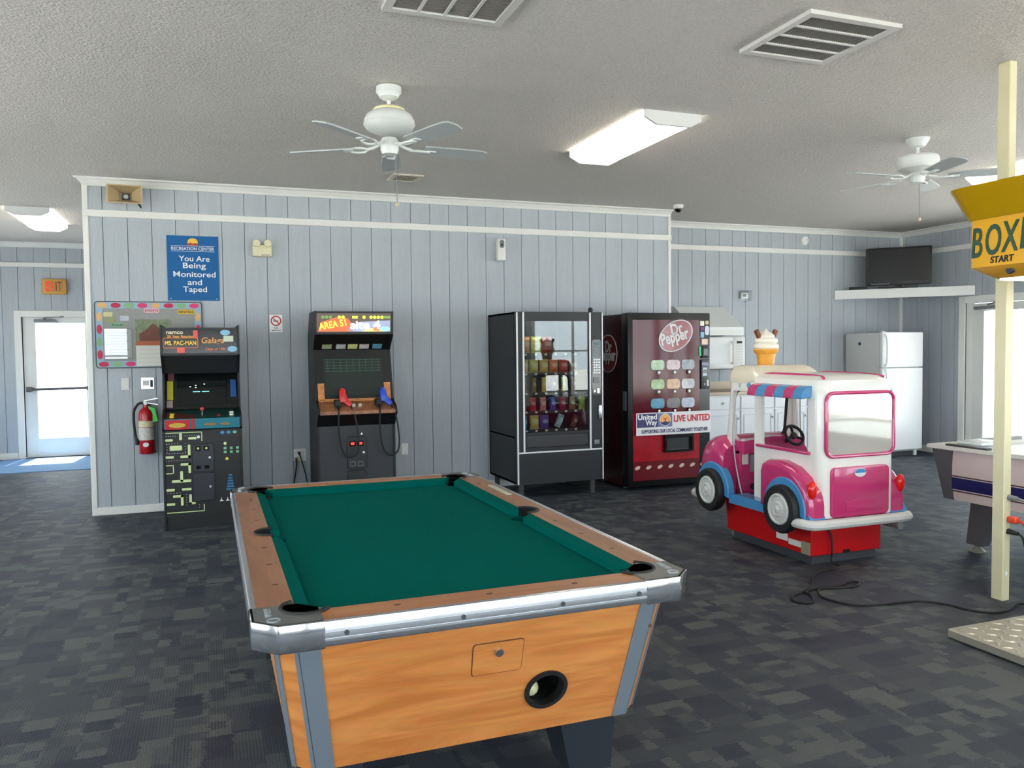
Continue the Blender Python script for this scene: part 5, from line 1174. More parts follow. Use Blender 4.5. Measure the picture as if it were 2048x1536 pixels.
# front panel with the ball-return opening
kx = lambda q: (q[0] * (1 + (thx - bhx) / thx * (q[2] - zt_) / (zt_ - zb_)), q[1] + (thy - bhy) * (zt_ - q[2]) / (zt_ - zb_), q[2])
bx_c, bz_c = 1.812 - PX, 0.442
W_ = thx - CH
B().prism([(-W_, zb_), (W_, zb_), (W_, zt_), (-W_, zt_)], 'y', -thy, -thy + 0.018, holes=[ell(0.062, 0.052, 32, c=(bx_c * 1.04, bz_c))], fn=kx).build('front_panel', M_WOODF, t, smooth=False)
def tilted_plate(name, pts, d0, d1, m_, parent, holes=(), smooth=False):
    return B().prism(pts, 'y', -thy - d1, -thy - d0, holes=holes, fn=kx).build(name, m_, parent, smooth=smooth)
tilted_plate('ball_return_ring', ell(0.074, 0.063, 32, c=(bx_c * 1.04, bz_c)), -0.030, 0.010, M_RUBBER, t, holes=[ell(0.060, 0.050, 32, c=(bx_c * 1.04, bz_c))], smooth=True)
yb = -thy + (thy - bhy) * (zt_ - bz_c) / (zt_ - zb_)
B().box(bx_c - 0.09, bx_c + 0.09, yb + 0.03, yb + 0.22, bz_c - 0.066, bz_c - 0.052).box(bx_c - 0.09, bx_c - 0.08, yb + 0.03, yb + 0.22, bz_c - 0.06, bz_c + 0.07).box(bx_c + 0.08, bx_c + 0.09, yb + 0.03, yb + 0.22, bz_c - 0.06, bz_c + 0.07).box(bx_c - 0.09, bx_c + 0.09, yb + 0.03, yb + 0.22, bz_c + 0.06, bz_c + 0.07).box(bx_c - 0.09, bx_c + 0.09, yb + 0.21, yb + 0.22, bz_c - 0.06, bz_c + 0.07).build('ball_return_box', M_DARKHOLE, t, smooth=False)
cd = tilted_plate('coin_door', rrect(0.158, 0.10, 0.008, n=2, c=(0.03, 0.578)), -0.002, 0.004, M_WOODF, t)
tilted_plate('coin_door_gap', rrect(0.164, 0.106, 0.010, n=2, c=(0.03, 0.578)), -0.003, 0.0008, mat('wood_gap', (96, 60, 34), 0.7), t)
lk = B().cyl((0.03, -thy - 0.004 + 0.034, 0.598), (0.03, -thy - 0.014 + 0.034, 0.596), 0.012, n=16).build('lock', M_CHROME, cd)
# grey steel strips that flank each chamfered corner
def strip(p0b, p0t, p1b, p1t, out):
    o_ = Vector(out) * 0.004
    v = [Vector(p) for p in (p0b, p1b, p1t, p0t)]
    B().faces([tuple(q) for q in v] + [tuple(q + o_) for q in v], BOXF).build('corner_strip', M_STEELB, t, smooth=False)
def lerp(a, b, f): return tuple(a[i] + (b[i] - a[i]) * f for i in range(3))
for (ia, ib, out, f0, f1) in ((0, 1, (0, -1, 0), 0.0, 0.052), (0, 1, (0, -1, 0), 0.952, 1.0), (1, 2, (0.7, -0.7, 0), 0.0, 0.16), (1, 2, (0.7, -0.7, 0), 0.84, 1.0), (7, 0, (-0.7, -0.7, 0), 0.0, 0.16), (7, 0, (-0.7, -0.7, 0), 0.84, 1.0), (6, 7, (-1, 0, 0), 0.0, 0.02), (6, 7, (-1, 0, 0), 0.97, 1.0), (2, 3, (1, 0, 0), 0.0, 0.03), (2, 3, (1, 0, 0), 0.98, 1.0), (4, 5, (0, 1, 0), 0.0, 0.05), (4, 5, (0, 1, 0), 0.95, 1.0)):
    strip(lerp(bot8[ia], bot8[ib], f0), lerp(top8[ia], top8[ib], f0), lerp(bot8[ia], bot8[ib], f1), lerp(top8[ia], top8[ib], f1), out)
B().cyl((0.53, -thy - 0.002 + 0.03, 0.61), (0.53, -thy - 0.006 + 0.03, 0.61), 0.006, n=8).build('screw', mat('rust_screw', (96, 50, 26), 0.6), t)
for (sx, sy) in ((-1, -1), (1, -1), (-1, 1), (1, 1)):
    x_, y_ = 0.42 * sx, 0.74 * sy
    B().faces([(x_ - 0.11, y_ - 0.11, zb_), (x_ + 0.11, y_ - 0.11, zb_), (x_ + 0.11, y_ + 0.11, zb_), (x_ - 0.11, y_ + 0.11, zb_), (x_ + sx * 0.03 - 0.075, y_ - 0.075, 0.03), (x_ + sx * 0.03 + 0.075, y_ - 0.075, 0.03), (x_ + sx * 0.03 + 0.075, y_ + 0.075, 0.03), (x_ + sx * 0.03 - 0.075, y_ + 0.075, 0.03)], BOXF).build('leg', mat('leg_black', (36, 42, 50), 0.5), t, smooth=False)
    B().cyl((x_ + sx * 0.03, y_, 0.0), (x_ + sx * 0.03, y_, 0.03), 0.05, n=16).build('foot', M_GREY, t)
# bed, rails, cushions
bedx, bedy = HX - 0.04, HY - 0.04
def ringpts(cx_, cy_, r, a0, a1, n_): return [(cx_ + r * math.cos(R(a0 + (a1 - a0) * i / n_)), cy_ + r * math.sin(R(a0 + (a1 - a0) * i / n_))) for i in range(n_ + 1)]
pk = []
for (sx, sy) in ((1, 1), (-1, 1), (-1, -1), (1, -1)): pk.append(ell(0.062, 0.062, 20, c=(sx * (HX - 0.145), sy * (HY - 0.145))))
pk += [ell(0.055, 0.055, 20, c=(sx * (HX - 0.125), 0.0)) for sx in (-1, 1)]
B().prism([(-bedx, -bedy), (bedx, -bedy), (bedx, bedy), (-bedx, bedy)], 'z', 0.70, 0.738, holes=pk).build('playing_cloth', M_FELT, t, smooth=False)
def rail(name, x0_, x1_, y0_, y1_, m_):
    return B().box(x0_, x1_, y0_, y1_, 0.715, ZT, bev=0.004, seg=1).build(name, m_, t)
RW = 0.120
CAPL = 0.175
half = HY - CAPL
for s in (-1, 1):
    for q in (-1, 1):
        a, b_ = sorted((s * (HX - 0.014), s * (HX - RW)))
        y0_, y1_ = sorted((q * 0.001, q * half))
        pts = [(a, y0_), (b_, y0_), (b_, y1_), (a, y1_)]
        # half-round notch for the side pocket
        cxp = s * (HX - 0.125)
        notch = [(cxp + s * 0.068 * math.cos(u), q * 0.068 * math.sin(u)) for u in [R(90 * i / 6) for i in range(7)]]
        inner, outer = s * (HX - RW), s * (HX - 0.014)
        poly = [(outer, 0.001 * q)] + [(min(max(p[0], -HX), HX), p[1]) for p in notch if abs(p[0]) > abs(inner)] + [(inner, q * 0.068), (inner, q * half), (outer, q * half)]
        B().prism(poly, 'z', 0.715, ZT).build('side_rail', M_WOODR, t, smooth=False)
        n0, n1 = 0.075, HY - 0.165
        ci, co = s * (HX - RW - 0.042), s * (HX - RW)
        B().prism([(co, q * (n0 - 0.012)), (ci, q * (n0 + 0.012)), (ci, q * (n1 - 0.035)), (co, q * n1)], 'z', 0.738, ZT - 0.002, fn=lambda p, ci=ci: (p[0], p[1], p[2] - (0.012 if abs(p[0] - ci) < 1e-6 and p[2] > 0.75 else 0)) if True else p).build('cushion', M_FELT, t, smooth=False)
for q in (-1, 1):
    y_o, y_i = q * (HY - 0.014), q * (HY - RW)
    a, b_ = sorted((y_o, y_i))
    rail('end_rail', -HX + CAPL, HX - CAPL, a, b_, M_WOODRX)
    ci = q * (HY - RW - 0.042); n1 = HX - 0.165
    B().prism([(-n1, y_i), (-n1 + 0.035, ci), (n1 - 0.035, ci), (n1, y_i)], 'z', 0.738, ZT - 0.002, fn=lambda p, ci=ci: (p[0], p[1], p[2] - (0.012 if abs(p[1] - ci) < 1e-6 and p[2] > 0.75 else 0))).build('cushion', M_FELT, t, smooth=False)
# chrome edging
for s in (-1, 1):
    a, b_ = sorted((s * HX, s * (HX - 0.02)))
    B().box(a, b_, -half - 0.005, half + 0.005, 0.712, ZT + 0.003, bev=0.006).build('side_edging', M_ALU, t)
    a, b_ = sorted((s * HY, s * (HY - 0.02)))
    ed = B().box(-HX + CAPL - 0.005, HX - CAPL + 0.005, a, b_, 0.708, ZT + 0.002, bev=0.006).build('end_edging', M_ALU, t)
    if s < 0:
        for z_ in (0.728, 0.745): B().box(-HX + CAPL, HX - CAPL, -HY - 0.002, -HY, z_ - 0.003, z_ + 0.003).build('edging_rib', M_ALU, ed, smooth=False)
        for x_ in (-0.42, -0.10, 0.20, 0.45): B().cyl((x_, -HY - 0.001, 0.742), (x_, -HY - 0.004, 0.742), 0.007, n=10).build('bolt', M_DKGREY, ed)
def pocket_cup(cx_, cy_, r):
    b = B()
    rg = lambda q, z: [(cx_ + q * math.cos(2 * math.pi * i / 20), cy_ + q * math.sin(2 * math.pi * i / 20), z) for i in range(20)]
    b.loft([rg(r, 0.735), rg(r * 0.95, 0.68), rg(r * 0.85, 0.62)], cap=False)
    b.faces(rg(r * 0.85, 0.62), [tuple(range(20))])
    return b
# corner caps
for (sx, sy) in ((1, 1), (-1, 1), (-1, -1), (1, -1)):
    c_ = 0.062
    def mir(P_): return [(sx * x_, sy * y_) for x_, y_ in P_]
    px_, py_ = HX - 0.145, HY - 0.145
    arc = [(px_ + 0.070 * math.cos(R(a)), py_ + 0.070 * math.sin(R(a))) for a in range(135, -46, -15)]
    poly = [(HX - CAPL - 0.004, HY), (HX - CAPL - 0.004, HY - RW)] + arc + [(HX - RW, HY - CAPL - 0.004), (HX, HY - CAPL - 0.004), (HX, HY - c_), (HX - c_, HY)]
    if sx * sy < 0: poly = poly[::-1]
    cp = B().prism(mir(poly), 'z', ZT - 0.02, ZT + 0.004, bev=0.002, seg=1).build('corner_cap', M_CAP, t, smooth=False)
    rim = mir([(HX - CAPL - 0.006, HY + 0.003), (HX - c_, HY + 0.003), (HX + 0.003, HY - c_), (HX + 0.003, HY - CAPL - 0.006), (HX - 0.012, HY - CAPL - 0.006), (HX - 0.012, HY - c_ - 0.006), (HX - c_ - 0.006, HY - 0.012), (HX - CAPL - 0.006, HY - 0.012)])
    B().prism(rim, 'z', 0.704, ZT + 0.004, bev=0.005, seg=2).build('chrome_skirt', M_CHROME, cp)
    ringp = [(sx * (px_ + 0.066 * math.cos(R(a))), sy * (py_ + 0.066 * math.sin(R(a))), ZT + 0.003) for a in range(150, -61, -10)]
    B().tube(ringp, 0.006, n=8).build('pocket_rim', M_RUBBER, cp)
    liner = [(px_ + 0.071 * math.cos(R(a)), py_ + 0.071 * math.sin(R(a))) for a in range(135, -46, -15)] + [(px_ + 0.060 * math.cos(R(a)), py_ + 0.060 * math.sin(R(a))) for a in range(-45, 136, 15)]
    pocket_cup(sx * px_, sy * py_, 0.062).prism(mir(liner), 'z', 0.70, ZT + 0.001).build('pocket', M_DARKHOLE, t)
    text(cp, 'lettering', 'VALLEY', (sx * (HX - 0.045), sy * (HY - 0.125), ZT + 0.0042), 0.026, M_ALU, rot=(0, 0, R(90) if sx < 0 else R(-90)), width=0.075, bold=0.01, ext=0.0008)
    B().prism(ell(0.018, 0.018, 18, c=(sx * (HX - 0.055), sy * (HY - 0.055))), 'z', ZT + 0.004, ZT + 0.0055, holes=[ell(0.014, 0.014, 18, c=(sx * (HX - 0.055), sy * (HY - 0.055)))]).build('cast_emblem', M_ALU, cp)
for sx in (-1, 1):
    cxp = sx * (HX - 0.125)
    B().tube([(cxp + sx * 0.062 * math.cos(R(a)), 0.062 * math.sin(R(a)), ZT + 0.001) for a in range(-95, 96, 10)], 0.006, n=8).build('pocket_rim', M_RUBBER, t)
    liner = [(cxp + sx * 0.069 * math.cos(R(a)), 0.069 * math.sin(R(a))) for a in range(-90, 91, 15)] + [(cxp + sx * 0.056 * math.cos(R(a)), 0.056 * math.sin(R(a))) for a in range(90, -91, -15)]
    pocket_cup(cxp, 0, 0.056).prism(liner, 'z', 0.70, ZT - 0.001).build('pocket', M_DARKHOLE, t)
sg = None
for s in (-1, 1):
    for y_ in (-0.75, -0.5, -0.25, 0.25, 0.5, 0.75):
        if sg is None:
            o_ = B().prism(ell(0.010, 0.005, 10), 'z', 0, 0.0012).build('rail_sight', mat('sight_brown', (84, 56, 40), 0.5), t, smooth=False); sg = o_.data
        else: o_ = link('rail_sight', sg, t)
        o_.location = (s * (HX - 0.085), y_, ZT)
    for x_ in (-0.27, 0.0, 0.27):
        o_ = link('rail_sight', sg, t); o_.location = (x_, s * (HY - 0.07), ZT)
B().prism(rrect(0.028, 0.30, 0.008), 'z', ZT, ZT + 0.002).build('instruction_plaque', mat('plaque_pale', (186, 190, 168), 0.4, var=0.15, vscale=60), t, loc=(HX - 0.048, 0.53, 0))
# cue ball in the ball return
tag(B().ball((0, 0, 0), 0.027, n=24).build('cue_ball', mat('ivory_ball', (232, 226, 176), 0.15), loc=(1.79, PY + yb + 0.085, bz_c - 0.052 + 0.0275)), 'ivory cue ball lying in the oval ball return of the pool table', 'ball')

# ================================================================== TRUCK RIDE
M_PINK = mat('ride_pink', (196, 56, 112), 0.18, coat=0.5)
M_TRW = mat('ride_white', (240, 238, 232), 0.2, coat=0.4)
M_TRC = mat('ride_cream', (226, 216, 196), 0.22, coat=0.4)
M_TRB = mat('ride_blue', (74, 142, 196), 0.25, coat=0.3)
M_REDB = mat('ride_base_red', (196, 10, 18), 0.3)
t = thing('kiddie_ride', 'pink and white ice cream truck kiddie ride on a red base', 'kiddie ride', (4.935, -3.30, 0))
B().faces([(-0.30, -0.555, 0.06), (0.30, -0.555, 0.06), (0.30, 0.38, 0.06), (-0.30, 0.38, 0.06), (-0.30, -0.555, 0.32), (0.30, -0.555, 0.32), (0.30, 0.42, 0.32), (-0.30, 0.42, 0.32)], BOXF, bev=0.004, seg=1).build('base_box', M_REDB, t)
B().box(-0.275, 0.275, -0.53, 0.34, 0.0, 0.06).build('plinth', M_DKGREY, t, smooth=False)
for sx in (-0.24, 0.24): B().cyl((sx - 0.015, 0.37, 0.025), (sx + 0.015, 0.37, 0.025), 0.025, n=12).build('caster', M_GREY, t)
B().box(-0.304, -0.30, -0.32, -0.20, 0.115, 0.165).build('white_label', M_PAPER, t, smooth=False)
B().box(-0.304, -0.30, -0.47, -0.33, 0.10, 0.14).build('white_label', M_PAPER, t, smooth=False)
B().box(-0.305, -0.30, -0.545, -0.46, 0.065, 0.15).build('rating_plate', mat('plate_drab', (150, 146, 120), 0.5), t, smooth=False)
B().box(-0.03, 0.03, -0.558, -0.54, 0.06, 0.082).build('cord_notch', M_DARKHOLE, t, smooth=False)
# nose
def sect(hx, z0_, z1_, y, r):
    return [(p[0], y, p[1]) for p in rrect(2 * hx, z1_ - z0_, min(r, hx * 0.95, (z1_ - z0_) * 0.45), n=4, c=(0, (z0_ + z1_) / 2))]
B().loft([sect(0.40, 0.34, 0.72, 0.30, 0.10), sect(0.415, 0.33, 0.775, 0.36, 0.14), sect(0.415, 0.33, 0.79, 0.46, 0.16), sect(0.40, 0.33, 0.77, 0.57, 0.16), sect(0.36, 0.33, 0.71, 0.65, 0.15), sect(0.27, 0.35, 0.62, 0.695, 0.13)]).build('hood', M_PINK, t)
# rear fenders
rf = [(-0.14, 0.34), (-0.14, 0.60), (-0.16, 0.655), (-0.22, 0.685), (-0.34, 0.69), (-0.48, 0.66), (-0.58, 0.60), (-0.645, 0.52), (-0.665, 0.42), (-0.665, 0.33)]
for s in (-1, 1):
    a, b_ = (0.29, 0.415)
    B().prism(rf, 'x', s * a, s * b_, bev=0.045, seg=4, only='hi').build('rear_fender', M_PINK, t)
    # blue sill and wheel arches
    b = B(); x0_, x1_ = sorted((s * 0.36, s * 0.422))
    for cy_ in (0.42, -0.42):
        arc = [(cy_ + 0.215 * math.cos(R(a_)), 0.375 + 0.215 * math.sin(R(a_))) for a_ in range(-12, 193, 12)] + [(cy_ + 0.150 * math.cos(R(a_)), 0.375 + 0.150 * math.sin(R(a_))) for a_ in range(192, -13, -12)]
        b.prism(arc, 'x', x0_, x1_, bev=0.008, seg=1)
    xi0, xi1 = sorted((s * 0.28, s * 0.405))
    b.prism([(-0.22, 0.30), (0.22, 0.30), (0.22, 0.36), (0.16, 0.375), (-0.16, 0.375), (-0.22, 0.40)], 'x', xi0, xi1)
    b.prism([(-0.60, 0.30), (-0.66, 0.30), (-0.67, 0.335), (-0.63, 0.40), (-0.60, 0.42)], 'x', xi0, x1_ if s > 0 else xi1)
    b.build('sill_trim', M_TRB, t)
    for cy_ in (0.42, -0.42):
        z_ = 0.372
        w_ = B().lathe([(0.115, s * 0.395), (0.158, s * 0.395), (0.166, s * 0.415), (0.166, s * 0.450), (0.155, s * 0.468), (0.115, s * 0.470), (0.105, s * 0.455)], c=(0, cy_, z_), n=32, axis='x').build('tyre', M_RUBBER, t)
        B().lathe([(0.112, s * 0.452), (0.105, s * 0.470), (0.095, s * 0.474), (0.085, s * 0.464), (0.055, s * 0.468), (0.045, s * 0.478), (0.03, s * 0.474), (0.02, s * 0.482), (0.001, s * 0.484)], c=(0, cy_, z_), n=32, axis='x').build('wheel_disc', mat('wheel_grey', (206, 206, 202), 0.4), w_)
    B().ball((s * 0.375, -0.648, 0.53), 0.062, sx=0.55, sy=0.45, sz=1.0, n=14).build('tail_light', mat('lamp_red', (226, 30, 24), 0.15), t)
# cab: floor, sides, pillars, rear
B().box(-0.30, 0.30, -0.63, 0.34, 0.322, 0.345).build('cab_floor', mat('ribbed_metal', (110, 108, 108), 0.45, metal=0.6), t, smooth=False)
rr = lambda hx, y0_, y1_, z, r: [(p[0], p[1], z) for p in rrect(2 * hx, y1_ - y0_, r, n=5, c=(0, (y0_ + y1_) / 2))]
def carve(body, cutters):
    tmp = []
    for b in [body] + cutters:
        me = bpy.data.meshes.new('c'); b.bm.to_mesh(me); b.bm.free()
        o = bpy.data.objects.new('c', me); COL.objects.link(o); tmp.append(o)
    for c in tmp[1:]:
        md = tmp[0].modifiers.new('b', 'BOOLEAN'); md.operation = 'DIFFERENCE'; md.solver = 'EXACT'; md.object = c
    dg = bpy.context.evaluated_depsgraph_get(); dg.update()
    me = bpy.data.meshes.new_from_object(tmp[0].evaluated_get(dg))
    for o in tmp:
        d = o.data; bpy.data.objects.remove(o); bpy.data.meshes.remove(d)
    return me
shell = B().loft([rr(0.315, -0.665, 0.43, 0.335, 0.06), rr(0.315, -0.665, 0.425, 0.68, 0.06), rr(0.315, -0.665, 0.375, 1.12, 0.07), rr(0.312, -0.662, 0.37, 1.20, 0.075), rr(0.298, -0.648, 0.355, 1.248, 0.08), rr(0.262, -0.612, 0.32, 1.274, 0.09), rr(0.18, -0.5, 0.25, 1.286, 0.08)])
oval = lambda y0_, y1_, z0_, z1_, r: rrect(y1_ - y0_, z1_ - z0_, r, n=5, c=((y0_ + y1_) / 2, (z0_ + z1_) / 2))
cme = carve(shell, [B().box(-0.287, 0.287, -0.635, 0.345, 0.346, 1.185),
                    B().prism(oval(0.035, 0.305, 0.30, 1.145, 0.03), 'x', -0.5, 0.5),
                    B().prism(oval(-0.535, -0.045, 0.762, 1.14, 0.02), 'x', -0.5, 0.5),
                    B().prism(rrect(0.50, 0.40, 0.07, n=5, c=(0, 0.955)), 'y', 0.25, 0.6)])
cme.materials.clear(); cme.materials.append(M_TRW)
cme.polygons.foreach_set('use_smooth', [True] * len(cme.polygons)); cme.set_sharp_from_angle(angle=R(30))
link('cab_shell', cme, t)
B().loft([rr(0.306, 0.06, 0.375, 1.18, 0.06), rr(0.314, 0.0, 0.392, 1.225, 0.07), rr(0.300, 0.02, 0.40, 1.275, 0.07), rr(0.265, 0.08, 0.385, 1.322, 0.06), rr(0.22, 0.12, 0.365, 1.338, 0.06)]).build('roof_hump', M_TRC, t)
for s in (-1, 1): B().tube(catmull([(s * 0.225, 0.05, 1.272), (s * 0.235, -0.1, 1.283), (s * 0.235, -0.4, 1.28), (s * 0.235, -0.56, 1.274), (s * 0.26, -0.62, 1.262)]), 0.009).build('roof_strip', M_PINK, t)
# rear window, panel, bumper
B().prism(rrect(0.56, 0.41, 0.05, c=(0.002, 0.955)), 'y', -0.672, -0.664).build('rear_window', mat('mirror_window', (214, 212, 206), 0.05, metal=0.5), t)
B().tube([(p[0] + 0.002, -0.672, p[1]) for p in rrect(0.57, 0.42, 0.055, n=5, c=(0, 0.955))], 0.013, n=10, closed=True).build('window_seal', M_PINK, t)
rp = B().prism(rrect(0.49, 0.335, 0.035, c=(0.04 - 0.04, 0.505)), 'y', -0.682, -0.664, bev=0.006, only='lo').build('rear_panel', M_PINK, t)
B().prism(rrect(0.25, 0.07, 0.012, c=(0.0, 0.41)), 'y', -0.687, -0.682, bev=0.003, only='lo').build('number_plate', M_PINK, rp)
B().prism(ell(0.048, 0.028, 24, c=(-0.01, 0.63)), 'y', -0.688, -0.682).build('emblem_base', mat('emblem_white', (226, 226, 230), 0.3), rp)
B().prism([p for p in ell(0.045, 0.026, 24, c=(-0.01, 0.63)) if p[1] >= 0.628], 'y', -0.690, -0.688).build('emblem_top', M_TRB, rp)
B().tube(catmull([(-0.43, -0.50, 0.305), (-0.435, -0.60, 0.305), (-0.41, -0.68, 0.305), (-0.34, -0.70, 0.305), (0.0, -0.70, 0.305), (0.34, -0.70, 0.305), (0.41, -0.68, 0.305), (0.435, -0.60, 0.305), (0.43, -0.50, 0.305)], 4), 0.034, n=10).build('rear_bumper', mat('bumper_grey', (214, 214, 210), 0.35, var=0.04), t)
B().tube(catmull([(-0.43, 0.60, 0.31), (-0.40, 0.68, 0.31), (-0.28, 0.715, 0.31), (0.28, 0.715, 0.31), (0.40, 0.68, 0.31), (0.43, 0.60, 0.31)], 4), 0.03, n=10).build('front_bumper', MATS['bumper_grey'], t)
B().cyl((0.30, -0.55, 0.255), (0.30, -0.73, 0.255), 0.026, n=14).build('exhaust_pipe', mat('pipe_grey', (120, 120, 122), 0.5), t)
# inside
B().box(-0.283, 0.283, 0.24, 0.32, 0.345, 0.70, bev=0.02).build('bulkhead', M_PINK, t)
B().loft([[(x_, y_, 0.66 + (0.10 if i else 0.0) + 0.03 * math.cos(x_ / 0.283 * math.pi / 2)) for (x_, y_) in ((-0.283, 0.20), (-0.14, 0.19), (0, 0.185), (0.14, 0.19), (0.283, 0.20), (0.283, 0.38), (0.14, 0.39), (0, 0.39), (-0.14, 0.39), (-0.283, 0.38))] for i in (0, 1)]).build('dashboard', M_PINK, t)
sp_ = B().box(-0.20, -0.02, 0.232, 0.24, 0.52, 0.65).build('speaker_plate', mat('plate_grey', (136, 130, 142), 0.5), t, smooth=False)
B().box(-0.27, -0.22, 0.232, 0.24, 0.58, 0.66).build('paper_label', M_PAPER, t, smooth=False)
for x_, m_ in ((-0.15, mat('switch_blue', (40, 70, 160), 0.3)), (-0.10, M_RED), (-0.05, mat('switch_yellow', (206, 190, 60), 0.3))): B().box(x_ - 0.02, x_ + 0.02, 0.228, 0.24, 0.455, 0.485).build('push_switch', m_, t)
B().box(-0.09, -0.05, 0.225, 0.24, 0.36, 0.44).build('coin_slot', M_GLOSSBLACK, t, smooth=False)
B().cyl((-0.17, 0.24, 0.405), (-0.17, 0.228, 0.405), 0.025, n=14).build('horn_button', M_RUBBER, t)
wc, wn = Vector((0.10, 0.10, 0.80)), Vector((0, -0.85, 0.52)).normalized()
wa = Vector((1, 0, 0)); wb = wn.cross(wa)
sw = B().tube([tuple(wc + 0.078 * (math.cos(u) * wa + math.sin(u) * wb)) for u in [2 * math.pi * i / 24 for i in range(24)]], 0.012, n=8, closed=True)
for a_ in (90, 210, 330): sw.tube([tuple(wc - 0.01 * wn), tuple(wc + 0.076 * (math.cos(R(a_)) * wa + math.sin(R(a_)) * wb))], 0.010)
sw.cyl(tuple(wc + 0.006 * wn), tuple(wc - 0.02 * wn), 0.024).cyl(tuple(wc), tuple(wc - 0.14 * wn), 0.014)
sw.build('steering_wheel', M_RUBBER, t)
B().box(-0.25, 0.25, -0.59, -0.30, 0.345, 0.50, bev=0.03, seg=3).build('seat', M_PINK, t)
B().tube([(p[0], 0.40 - (p[1] - 0.75) * 0.11, p[1]) for p in rrect(0.50, 0.40, 0.07, n=5, c=(0, 0.955))], 0.014, n=8, closed=True).build('windscreen_seal', M_RUBBER, t)
for s in (-1, 1):
    B().tube(catmull([(s * 0.30, 0.275, 1.14), (s * 0.315, 0.285, 0.80), (s * 0.32, 0.255, 0.60), (s * 0.32, 0.20, 0.42), (s * 0.32, 0.16, 0.365), (s * 0.32, 0.03, 0.362)]), 0.005).build('door_edging', mat('edging_grey', (150, 148, 150), 0.35, metal=0.5), t)
    B().box(*(sorted((s * 0.305, s * 0.335))), -0.56, 0.0, 0.748, 0.772, bev=0.008).build('window_sill', M_PINK, t)
    pr_ = [(s * 0.30, 1.135), (s * 0.395, 1.125), (s * 0.395, 1.14), (s * 0.385, 1.175), (s * 0.36, 1.20), (s * 0.32, 1.212), (s * 0.30, 1.212)]
    for k in range(6):
        ya = 0.02 - 0.098 * k
        B().prism(pr_, 'y', ya - 0.097, ya, bev=0.005, seg=1).build('awning_stripe', M_PINK if k % 2 == 0 else M_TRB, t)
B().prism(ell(0.022, 0.022, 20, c=(0.10, 1.19)), 'x', -0.318, -0.305).build('round_sticker', mat('sticker_sky', (110, 170, 206), 0.4), t, smooth=False)
B().box(-0.317, -0.31, 0.19, 0.235, 1.195, 1.202).box(-0.317, -0.31, 0.205, 0.22, 1.17, 1.195).build('faded_mark', mat('faded_grey', (186, 190, 180), 0.5), t, smooth=False)
# ice cream cone
cn = (-0.015, 0.29)
ic = B().lathe([(0.058, 1.335), (0.062, 1.36), (0.072, 1.42), (0.086, 1.43), (0.095, 1.452), (0.088, 1.462)], c=(cn[0], cn[1], 0), n=20).build('wafer_cup', mat('wafer_orange', (226, 160, 60), 0.4, var=0.08, vscale=30), t)
sw = B().lathe([(0.085, 1.455), (0.096, 1.468), (0.094, 1.49), (0.078, 1.502), (0.088, 1.512), (0.086, 1.535), (0.064, 1.548), (0.064, 1.560), (0.05, 1.578), (0.025, 1.59), (0.012, 1.602), (0.006, 1.615), (0.001, 1.617)], c=(cn[0], cn[1], 0), n=28)
sw.tube([(cn[0] + r_ * math.cos(a_), cn[1] + r_ * math.sin(a_), z_) for (r_, a_, z_) in [(0.088 - 0.0016 * i, 0.45 * i, 1.462 + 0.0032 * i) for i in range(32)]], 0.013, n=8)
sw.build('cream_swirl', mat('cream_white', (238, 232, 216), 0.3), ic)
for s in (-1, 1): B().box(-0.016, 0.016, -0.016, 0.016, -0.045, 0.045, bev=0.004, seg=1).build('chocolate_flake', mat('flake_brown', (120, 66, 40), 0.6), ic, loc=(cn[0] + s * 0.072, cn[1], 1.565), rot=(0, s * R(-28) * -1, 0))

# ================================================================== AIR HOCKEY TABLE
t = thing('air_hockey_table', 'pale pink air hockey table with a navy stripe and grey ends', 'game table', (6.38, -4.97, 0))
hx_, hy_ = 0.63, 1.15
M_AHP = mat('hockey_pink_white', (222, 204, 200), 0.35)
M_AHG = mat('hockey_grey', (92, 92, 94), 0.45)
b8 = [(-hx_ + 0.06, -hy_ + 0.05, 0.375), (hx_ - 0.06, -hy_ + 0.05, 0.375), (hx_ - 0.06, hy_ - 0.05, 0.375), (-hx_ + 0.06, hy_ - 0.05, 0.375)]
t8 = [(-hx_, -hy_, 0.735), (hx_, -hy_, 0.735), (hx_, hy_, 0.735), (-hx_, hy_, 0.735)]
B().faces(b8 + t8, BOXF).build('cabinet', M_AHP, t, smooth=False)
def aside(name, pts, m_, d0, d1, parent=t):     # plates on the sloping long side; pts in (y, f) with f = height fraction
    for s in (-1, 1):
        def P(y, f, d): 
            x_ = hx_ - 0.06 * (1 - f) + d
            return (s * x_, y * (1 - 0.0435 * (1 - f)) , 0.375 + 0.36 * f)
        v0 = [P(y, f, d0) for y, f in pts]; v1 = [P(y, f, d1) for y, f in pts]
        n = len(pts)
        B().faces(v0 + v1, [tuple(range(n)), tuple(range(n, 2 * n))] + [(i, (i + 1) % n, n + (i + 1) % n, n + i) for i in range(n)]).build(name, m_, parent, smooth=False)
aside('stripe', [(-hy_, 0.22), (hy_, 0.22), (hy_, 0.455), (-hy_, 0.455)], mat('hockey_navy', (26, 30, 92), 0.35), -0.001, 0.003)
for f0 in (0.175, 0.475): aside('pinstripe', [(-hy_, f0), (hy_, f0), (hy_, f0 + 0.022), (-hy_, f0 + 0.022)], mat('pin_brown', (70, 44, 40), 0.4), -0.001, 0.003)
for s in (-1, 1):
    arc = [(s * (hy_ - 0.085 - 0.085 * f ** 1.6), f) for f in [i / 8 for i in range(9)]]
    aside('end_plate', [(s * (hy_ + 0.002), 0.0)] + arc + [(s * (hy_ + 0.002), 1.0)], M_AHG, -0.001, 0.006)
